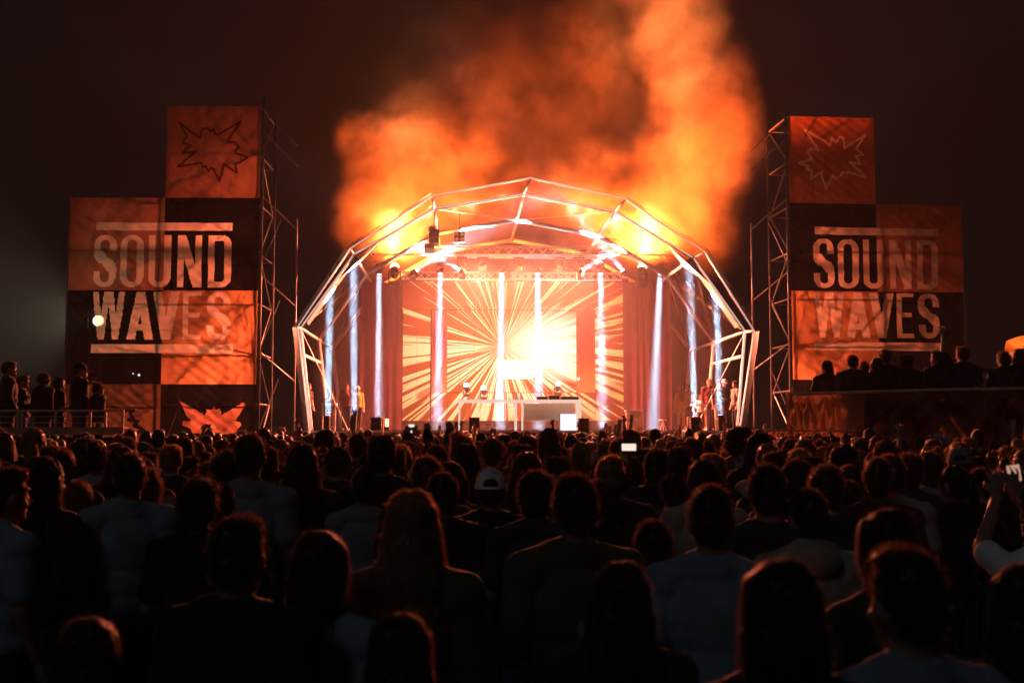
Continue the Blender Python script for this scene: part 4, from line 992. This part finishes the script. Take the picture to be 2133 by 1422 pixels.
CL = {'black': cl('black cotton', (.012, .012, .013)), 'navy': cl('navy cotton', (.014, .017, .035)), 'charcoal': cl('charcoal cotton', (.035, .035, .038)), 'olive': cl('olive cotton', (.075, .070, .040)), 'grey': cl('grey cotton', (.20, .20, .21)),
      'white': cl('white cotton', (.80, .80, .82), .05), 'blue grey': cl('blue grey cotton', (.20, .25, .31)), 'maroon': cl('maroon cotton', (.09, .018, .016)), 'beige': cl('beige cotton', (.34, .27, .20)), 'denim': cl('denim', (.035, .05, .09)), 'yellow': cl('mustard cotton', (.45, .26, .07))}
make_variant('man', 'short', 'tee'); make_variant('man_jacket', 'short', 'jacket', ('front', 'down')); make_variant('woman_long', 'long', 'jacket', ('down', 'front'), True)
make_variant('woman_bob', 'bob', 'tee', ('front', 'front'), True); make_variant('curly', 'curly', 'tee', ('front', 'down')); make_variant('cap_man', 'capshort', 'jacket', ('down', 'down'), cap=True)
make_variant('hoodie', 'short', 'sweater', ('front', 'front'), hood=True); make_variant('pony', 'pony', 'tee', ('front', 'down'), True); make_variant('bun', 'bun', 'sweater', ('down', 'down'), True)
make_variant('fist_up', 'short', 'sweater', ('down', 'fist'), fine=True, fist=True); make_variant('arm_up', 'short', 'tee', ('up', 'down'), fine=True); make_variant('phone_up', 'curly', 'tee', ('phone', 'phone'), fine=True)
make_variant('long_tee', 'long', 'tee', ('chin', 'front'), True); make_variant('cap_tee', 'capshort', 'tee', ('front', 'down'), cap=True)
HD = {'man': 'short hair', 'man_jacket': 'short hair', 'woman_long': 'long straight hair', 'woman_bob': 'chin length hair', 'curly': 'curly hair', 'cap_man': 'a cap', 'hoodie': 'short hair', 'pony': 'a ponytail', 'bun': 'a top bun',
      'fist_up': 'short hair', 'arm_up': 'short hair', 'phone_up': 'curly hair', 'long_tee': 'long hair', 'cap_tee': 'a cap'}
TN = {'man': 't-shirt', 'man_jacket': 'jacket', 'woman_long': 'jacket', 'woman_bob': 't-shirt', 'curly': 't-shirt', 'cap_man': 'jacket', 'hoodie': 'hoodie', 'pony': 't-shirt', 'bun': 'sweater', 'fist_up': 'sweater', 'arm_up': 't-shirt', 'phone_up': 't-shirt', 'long_tee': 't-shirt', 'cap_tee': 't-shirt'}
ORDER = ['body', 'hair', 'shirt', 'trousers', 'cap']
def person(var, pos, rz=0.0, h=1.72, skin=0, hair=1, top='black', legs='black', cap='white', label='', group=None, tilt=0.0, wid=1.0):
    d = VAR[var]; ms = {'body': SKIN[skin], 'hair': HAIR[hair], 'shirt': CL[top], 'trousers': CL[legs], 'cap': CL[cap]}; root = None
    for k in ORDER:
        if k not in d: continue
        me = d[k]
        if not me.materials: me.materials.append(ms[k])
        o = bpy.data.objects.new('person' if k == 'body' else k, me); COL.objects.link(o)
        o.material_slots[0].link = 'OBJECT'; o.material_slots[0].material = ms[k]
        if root is None:
            root = o; o.location = pos; s = h / 1.735; o.scale = (s * wid, s * wid, s); o.rotation_euler = (tilt, 0, rz); o['category'] = 'person'; o['label'] = label
            if group: o['group'] = group
        else: o.parent = root
    return root
CR = 'people standing in the crowd'
placed = []; picks = []
def near(px, ytop, hw, var, label, hair=1, top='black', rz=0, skin=1, cap='white', tilt=0, dx=0.0, realw=.185):
    Y = F * realw / hw; p = V(px, ytop, Y); h = p.z
    placed.append((p.x, Y)); picks.append((px, ytop, hw, Y)); return person(var, (p.x, Y, 0), R(rz), h, skin, hair, top, 'black' if random.random() < .5 else 'denim', cap, label, CR, tilt)
near(858, 1020, 128, 'woman_long', 'woman with very long straight hair and olive jacket in front of the stage centre', 3, 'olive', -4, realw=.205)
near(1197, 989, 104, 'man_jacket', 'tall short haired man in an olive jacket with pale collar, right of centre', 1, 'olive', 6)
near(1022, 975, 72, 'cap_man', 'man in a pale cap with open strap at the back, black jacket', 1, 'black', 2, cap='white', realw=.192)
near(1480, 1012, 106, 'man', 'short haired man in a blue grey t-shirt right of the olive jacket man', 1, 'blue grey', -12)
near(1622, 1164, 192, 'woman_bob', 'nearest dark head filling the bottom right, hair edge lit orange', 1, 'black', 3, realw=.20)
near(1885, 1140, 172, 'man', 'dark haired person at the bottom right between the nearest head and the frame edge', 0, 'blue grey', 14)
near(2128, 1172, 165, 'woman_bob', 'dark head cut off by the lower right frame edge', 1, 'maroon', -10, realw=.20)
near(832, 1275, 172, 'woman_bob', 'lowest head at the bottom centre below the long haired woman', 2, 'charcoal', 8, realw=.205)
near(192, 1285, 150, 'woman_bob', 'reddish lit low head at the bottom left corner', 2, 'charcoal', -12, realw=.19)
near(672, 1105, 142, 'woman_bob', 'bob haired person left of the long haired woman, whitish sleeve', 1, 'blue grey', -20, realw=.21)
near(1292, 1168, 152, 'long_tee', 'long haired person in front of the olive jacket man', 1, 'charcoal', 4, realw=.205)
near(497, 1075, 132, 'man_jacket', 'man with a pale collar strip and black jacket on the left', 0, 'black', -14)
near(1683, 1020, 92, 'hoodie', 'bushy haired person in a pale patterned hoodie behind the nearest dark head', 1, 'beige', 4)
near(1597, 968, 86, 'man', 'dark haired man behind the pale hoodie', 0, 'charcoal', -8)
near(1842, 1060, 126, 'woman_bob', 'brown haired person turned right, right of the pale hoodie', 1, 'charcoal', 22)
ph = near(2168, 1030, 100, 'phone_up', 'curly person in a white t-shirt holding a phone up at the right edge', 1, 'white', 5, realw=.215)
near(1115, 985, 84, 'curly', 'curly haired person between the pale cap and the olive jacket man', 1, 'charcoal', 0, realw=.205)
near(922, 985, 74, 'man_jacket', 'short haired man with a striped collar left of the pale cap', 0, 'navy', 6)
near(760, 975, 62, 'man', 'round haired man left of the long haired woman, hair rim lit', 1, 'grey', 0)
near(522, 905, 66, 'man', 'broad man in a grey t-shirt tall above the left crowd', 1, 'grey', 4)
near(797, 906, 60, 'man_jacket', 'tall curly haired man standing out in the left centre crowd', 0, 'black', -6)
near(272, 945, 72, 'man_jacket', 'broad man in a pale blue grey jacket on the left', 1, 'blue grey', 18)
near(415, 1000, 90, 'curly', 'bushy dark haired person left of centre', 0, 'black', 0, realw=.205)
near(95, 950, 80, 'woman_long', 'long dark haired woman at the left', 0, 'black', -30, realw=.2)
near(15, 975, 84, 'man', 'man at the left frame edge with lit face side', 1, 'blue grey', -40)
near(630, 925, 66, 'long_tee', 'long haired person behind the curly one, left of centre', 1, 'charcoal', 10, realw=.2)
near(1240, 1000, 70, 'man', 'head half hidden right of the olive jacket man', 1, 'black', -15)
near(1400, 985, 62, 'man', 'rim lit dark head behind the blue grey t-shirt man', 1, 'charcoal', 0)
near(1985, 968, 62, 'pony', 'person with an orange lit cheek at the right, hair tied back', 1, 'black', 35, realw=.19)
near(2050, 975, 58, 'man', 'person with an orange lit cheek left of the raised phone', 1, 'black', 30)
near(310, 985, 60, 'bun', 'person with light on the neck at the left', 2, 'grey', 25, realw=.18)
near(1360, 1085, 112, 'man', 'dark haired person between the two shirt men', 0, 'black', 0, realw=.21)
near(1025, 915, 46, 'curly', 'curly haired person behind the pale cap', 1, 'charcoal', 0, realw=.205)
near(1210, 920, 44, 'pony', 'fair haired person with rim lit crown right of centre', 3, 'black', 15, realw=.185)
# raised hands
def raised(px, ytop, var, Y, label, top, hr, rel=1.97, rz=0, off=0.0):
    p = V(px, ytop, Y); h = min(1.86, max(1.6, p.z / rel * 1.735)); placed.append((p.x - off, Y)); return person(var, (p.x - off, Y, 0), R(rz), h, 1, hr, top, 'black', 'white', label, CR)
raised(888, 882, 'fist_up', 14, 'person punching a fist up left of the desk, further left one', 'black', 1, 1.96, 0, .22)
raised(938, 880, 'fist_up', 12.5, 'person with a raised bent fist left of the desk', 'charcoal', 0, 1.96, 8, .22)
raised(1152, 872, 'arm_up', 24, 'person reaching one bare orange lit arm up before the desk', 'black', 1, 2.07, 0, -.22)
raised(1878, 925, 'arm_up', 11, 'person with one arm raised in the dark right crowd', 'black', 1, 2.07, 0, -.22)
# phones
M['phone'] = emit('phone screen', (1, .80, .66), 1.0); M['phone2'] = mat('phone body', (.01, .01, .01), .3)
def phone(px, py, Y, w_, h_, lb, s=1.0, ry=0.0):
    p = V(px, py, Y); m = R(ry); a = Vector((math.cos(m), 0, math.sin(m))); b = Vector((-math.sin(m), 0, math.cos(m)))
    t = thing('phone', lb, 'phone', p, 'lit phones held up in the crowd')
    put('phone_body', MB().box(p + Vector((0, .006, 0)), a * (w_ / 2 + .003), Vector((0, .004, 0)), b * (h_ / 2 + .003)), M['phone2'], t)
    put('screen', MB().box(p + Vector((0, -.0005, 0)), a * w_ / 2, Vector((0, .0015, 0)), b * h_ / 2), M['phone'] if s == 1 else emit('phone picture', (1, .55, .40), s), t)
phone(857, 895, 15.0, .075, .15, 'upright lit phone held over the crowd left of the stage centre')
phone(1310, 931, 10.0, .125, .062, 'bright sideways phone held in the crowd right of the stage centre')
ploc = ph.location; phone(2112, 985, ploc.y + .36, .062, .078, 'phone showing a picture of the stage at the right frame edge', .5, 8)
for px, Y, hp, v, lb, tp in ((857, 15.0, 905, 'phone_up', 'person holding the upright lit phone', 'black'), (1310, 10.1, 940, 'phone_up', 'person holding the bright sideways phone', 'charcoal')):
    p = V(px, hp, Y); placed.append((p.x, Y - .36)); person(v, (p.x, Y - .36, 0), 0, V(px, 903 if Y > 12 else 955, Y).z, 1, 1, tp, 'black', 'white', lb, CR)
# viewing platforms
PL = 'people on the raised viewing platforms'
for px, yt, var, rz, top, lb in [(20, 753, 'man_jacket', -62, 'charcoal', 'short haired man in profile standing furthest left on the left platform'), (92, 776, 'cap_man', -40, 'black', 'person in a dark cap bending forward on the left platform'),
                                (124, 785, 'woman_bob', -55, 'black', 'dark haired woman looking to the stage on the left platform'), (168, 755, 'cap_man', -58, 'black', 'tall person in a cap above the left railing'),
                                (205, 797, 'bun', -50, 'navy', 'short person nearest the end of the left railing'), (48, 782, 'hoodie', -70, 'black', 'person behind the furthest left man on the platform')]:
    Y = YP + .55 + (.5 if px in (48, 124) else 0); p = V(px, yt, Y); person(var, (p.x, Y, PDZ), R(rz), p.z - PDZ, 0, 1, top, 'denim', 'black', lb, PL, wid=1.18)
for px, yt, var, rz, top, lb in [(1722, 750, 'pony', 12, 'charcoal', 'woman with hair tied back, leftmost on the right platform'), (1776, 740, 'man', 0, 'charcoal', 'short haired man second from the left on the right platform'),
                                (1826, 745, 'woman_long', 0, 'black', 'long haired woman in the middle of the right platform'), (1843, 728, 'man', -5, 'black', 'tallest man at the back of the right platform'),
                                (1888, 738, 'curly', 0, 'black', 'bushy haired person on the right platform'), (1952, 730, 'hoodie', 30, 'black', 'person in a hoodie turned left on the right platform'),
                                (2004, 722, 'arm_up', 10, 'black', 'person raising an arm on the right platform'), (2090, 733, 'curly', 10, 'charcoal', 'curly haired person at the high table'),
                                (2122, 726, 'woman_bob', 0, 'black', 'dark haired person cut by the frame edge at the high table'), (1800, 757, 'bun', -20, 'black', 'shorter person between the second man and the long haired woman'),
                                (1980, 745, 'man_jacket', 0, 'black', 'man in a black jacket below the raised arm on the right platform')]:
    Y = YQ + .5 + (.5 if px in (1843, 1800, 1980, 1722) else 0); p = V(px, yt, Y); h = p.z - RDZ
    if h > 1.9: h = 1.88
    person(var, (p.x, Y, RDZ), R(rz), h, 1, 1, top, 'black', 'black', lb, PL, wid=1.15)
# on the stage
ST = 'people standing on the stage wings'
for px, yt, d, var, rz, top, lg, lb, hr in [(1418, 803, 7.2, 'woman_long', 10, 'yellow', 'yellow', 'person in mustard clothes standing by the wing drape at stage right', 2), (1433, 801, 8.0, 'man', 150, 'beige', 'charcoal', 'person half hidden behind the right beam', 1),
                                        (1459, 822, 4.2, 'woman_bob', 160, 'white', 'maroon', 'person in a white shirt and red trousers behind the dark speaker', 2), (1477, 789, 4.0, 'man_jacket', 170, 'maroon', 'maroon', 'tall man in a dark red jacket at the right of the stage', 3),
                                        (1497, 793, 3.2, 'curly', 165, 'navy', 'beige', 'person in navy behind the outermost right beam', 1), (1509, 789, 3.6, 'cap_tee', 200, 'navy', 'charcoal', 'person in a navy t-shirt and cap near the right dome leg', 1),
                                        (1531, 793, 1.6, 'man', 105, 'grey', 'black', 'bare armed man in grey looking left by the right dome leg', 1), (643, 798, 2.2, 'man', -120, 'charcoal', 'black', 'man standing beside the left dome leg', 1),
                                        (690, 815, 4.2, 'man_jacket', 200, 'black', 'beige', 'person in black behind the left equipment table', 0), (722, 800, 3.2, 'man', 190, 'maroon', 'charcoal', 'man in dark red left of the second beam', 2),
                                        (729, 815, 4.4, 'woman_long', 170, 'grey', 'black', 'long haired person behind the man in dark red', 1), (745, 803, 3.0, 'cap_man', 215, 'yellow', 'black', 'person in a mustard jacket right of the second left beam', 1)]:
    p = S(px, yt, d); person(var, (p.x, p.y, DECK), R(rz) + SA, p.z - DECK, 0, hr, top, lg, 'white', lb, ST)
for px, lb in ((689, 'left'), (1459, 'right')):
    t = thing('equipment_table', 'narrow pale equipment table on the ' + lb + ' side of the stage', 'table', S(px, 893, 3.7)); a = tolocal(S(px - 18, 850, 3.7))[0]; b = tolocal(S(px + 13, 850, 3.7))[0]
    put('table_top', MB().lbox(a, b, 3.45, 3.95, DECK + .93, DECK + .97), M['white'], t)
    for x in (a + .04, b - .04): put('leg', MB().lbox(x - .02, x + .02, 3.5, 3.55, DECK + .004, DECK + .928), M['white'], t)

# ---------------------------------------------------------------- the rest of the crowd
random.seed(21); tx0 = V(1640, 900, YQ).x - .3; lx1 = xr + .3
def free(x, y, r=.50): return all((x - a) ** 2 + (y - b) ** 2 > r * r for a, b in placed)
cells = {}
def ok(x, y, r):
    i, j = int(x // .6), int(y // .6)
    for a in range(i - 1, i + 2):
        for b in range(j - 1, j + 2):
            for (u, v) in cells.get((a, b), ()):
                if (u - x) ** 2 + (v - y) ** 2 < r * r: return False
    cells.setdefault((i, j), []).append((x, y)); return True
keep = [(x, y) for x, y in placed]
for x, y in placed: cells.setdefault((int(x // .6), int(y // .6)), []).append((x, y))
# sight lines kept free of taller heads in front of the people picked out above
pts = []
for _ in range(60000):
    y = 3.2 + (33.6 - 3.2) * random.random() ** .72; hw_ = y * .475 + .6; x = random.uniform(-hw_, hw_)
    if y > YP - .5 and x < lx1: continue
    if y > YQ - .6 and x > tx0 and y < YQ + 5: continue
    if ok(x, y, .46 if y > 6 else .5): pts.append((x, y))
pts.sort(key=lambda p: p[1])
def prj(x, y, z):
    q = Vector((x, y, z)) - CAM; zc = q.y * cP + q.z * sP; return 1066.5 + F * q.x / zc, 711 - F * (-q.y * sP + q.z * cP) / zc
print('crowd points', len(pts))
base_used = sum(1 for o in bpy.data.objects if o.get('category') == 'person'); LIM = 298 - base_used
vs = ['man', 'man', 'man_jacket', 'woman_long', 'woman_bob', 'curly', 'hoodie', 'man', 'hoodie', 'pony', 'bun', 'long_tee', 'man', 'man_jacket', 'cap_man', 'cap_tee']
tops = ['black', 'black', 'charcoal', 'navy', 'charcoal', 'maroon', 'black', 'grey', 'olive', 'navy', 'beige']
tops_w = tops + ['white']
FRONT = [(0, 'below the left platform'), (265, 'below the left banner tower'), (560, 'before the left dome leg'), (800, 'left of the screen centre'), (1066, 'right of the screen centre'), (1330, 'before the right dome leg'), (1600, 'before the right platform corner'), (1850, 'below the dark netting')]
def where(px, y):
    r = FRONT[0][1]
    for a, b in FRONT:
        if px >= a: r = b
    return r
far = []; cnt = 0; seen = set()
for (x, y) in pts:
    h = min(1.88, max(1.52, random.gauss(1.70, .075)))
    px, py = prj(x, y, h)
    if y < 9: h = min(h, 1.66 + .02 * (y - 4.5)); px, py = prj(x, y, h)
    hwp = F * .2 / y
    if any(y < Y_ and abs(px - a) < (hwp + w1) * .48 and py < b + w1 * 1.25 for a, b, w1, Y_ in picks): continue
    if y < 4.6:   # nothing may stand in front of the ones the photograph picks out
        if py < 1235: continue
    if cnt < LIM and -60 < px < 2190:
        v = random.choice(vs); hr = random.choice([0, 0, 1, 1, 2, 2, 3]) if v not in ('cap_man', 'cap_tee') else 1
        row = 'close' if y < 7 else 'near' if y < 9.5 else 'midway' if y < 12.5 else 'further off'
        for _t in range(60):
            tp = random.choice(tops); cp = random.choice(['black', 'charcoal', 'grey', 'maroon'])
            hl = ('a %s cap' % cp if 'cap' in v else HN[hr] + ' ' + HD[v].replace('a ', '').replace('top ', ''))
            lab = 'person with %s, %s %s, %s, %s' % (hl, tp, TN[v], row, where(px, py))
            if lab not in seen: break
            if 'cap' not in v: hr = random.choice([0, 1, 2, 3]); v = random.choice(vs[:14])
        seen.add(lab)
        person(v, (x, y, 0), R(random.choice([random.gauss(0, 20), random.gauss(0, 45)])) - math.atan2(x, 38 - y) * .8, h, random.choice([0, 0, 1, 1, 2]), hr, tp, random.choice(['black', 'denim', 'charcoal']), cp,
               lab, CR, random.gauss(0, .035), random.uniform(.96, 1.1))
        cnt += 1
    else: far.append((x, y, h))
# the far rows in one mesh, each a simplified figure
lod = {}
for v in ('man', 'man_jacket', 'woman_long', 'curly', 'hoodie', 'pony', 'cap_man', 'arm_up', 'phone_up'):
    Vs, Fs, Ms = [], [], []
    for mi, (k, tri) in enumerate((('body', 620 if v in ('arm_up', 'phone_up') else 420), ('hair0', 150), ('shirt', 210), ('trousers', 60), ('cap', 90))):
        if k not in VAR[v]: continue
        src = VAR[v][k]; me = ev_mesh(src, [('DECIMATE', dict(ratio=min(1, tri / max(1, sum(len(p.vertices) - 2 for p in src.polygons)))))]); co = np.empty(len(me.vertices) * 3); me.vertices.foreach_get('co', co)
        n0 = sum(len(a) for a in Vs); Vs.append(co.reshape(-1, 3)); Fs += [tuple(i + n0 for i in p.vertices) for p in me.polygons]; Ms += [mi] * len(me.polygons)
    lod[v] = (np.concatenate(Vs), Fs, np.array(Ms))
FM = [SKIN[0], SKIN[1], HAIR[0], HAIR[1], HAIR[3], CL['black'], CL['charcoal'], CL['navy'], CL['grey'], CL['maroon'], CL['white'], CL['beige']]
AV, AF, AM = [], [], []; n0 = 0; rs = random.Random(5)
for x, y, h in far:
    v = rs.choice(['man', 'man', 'man_jacket', 'woman_long', 'curly', 'hoodie', 'pony', 'man', 'cap_man', 'man_jacket', 'woman_long', 'man'] + (['arm_up'] if rs.random() < .4 else []) + (['phone_up'] if rs.random() < .35 else [])); P_, F_, M_ = lod[v]
    a = rs.gauss(0, .35) - math.atan2(x, 38 - y) * .7; s = h / 1.735; c_, s_ = math.cos(a), math.sin(a); Q = P_ * s; Q = np.stack([Q[:, 0] * c_ - Q[:, 1] * s_ + x, Q[:, 0] * s_ + Q[:, 1] * c_ + y, Q[:, 2]], 1)
    AV.append(Q); AF += [tuple(i + n0 for i in f) for f in F_]; lut = np.array([rs.choice([0, 0, 1]), rs.choice([2, 3, 3, 4]), rs.choice([5, 5, 6, 7, 8, 9, 11, 5, 10]), rs.choice([5, 6, 7]), rs.choice([5, 8, 9])]); AM.append(lut[M_]); n0 += len(Q)
me = bpy.data.meshes.new('distant_crowd'); me.from_pydata(np.concatenate(AV).tolist(), [], AF)
for m in FM: me.materials.append(m)
me.polygons.foreach_set('material_index', np.concatenate(AM).astype(np.int32)); me.polygons.foreach_set('use_smooth', [True] * len(AF)); me.update()
o = bpy.data.objects.new('distant_crowd', me); COL.objects.link(o); o['kind'] = 'stuff'; o['label'] = 'dense far rows of the crowd right before the stage'
print('people', base_used, cnt, 'far', len(far), 'tris', len(AF))
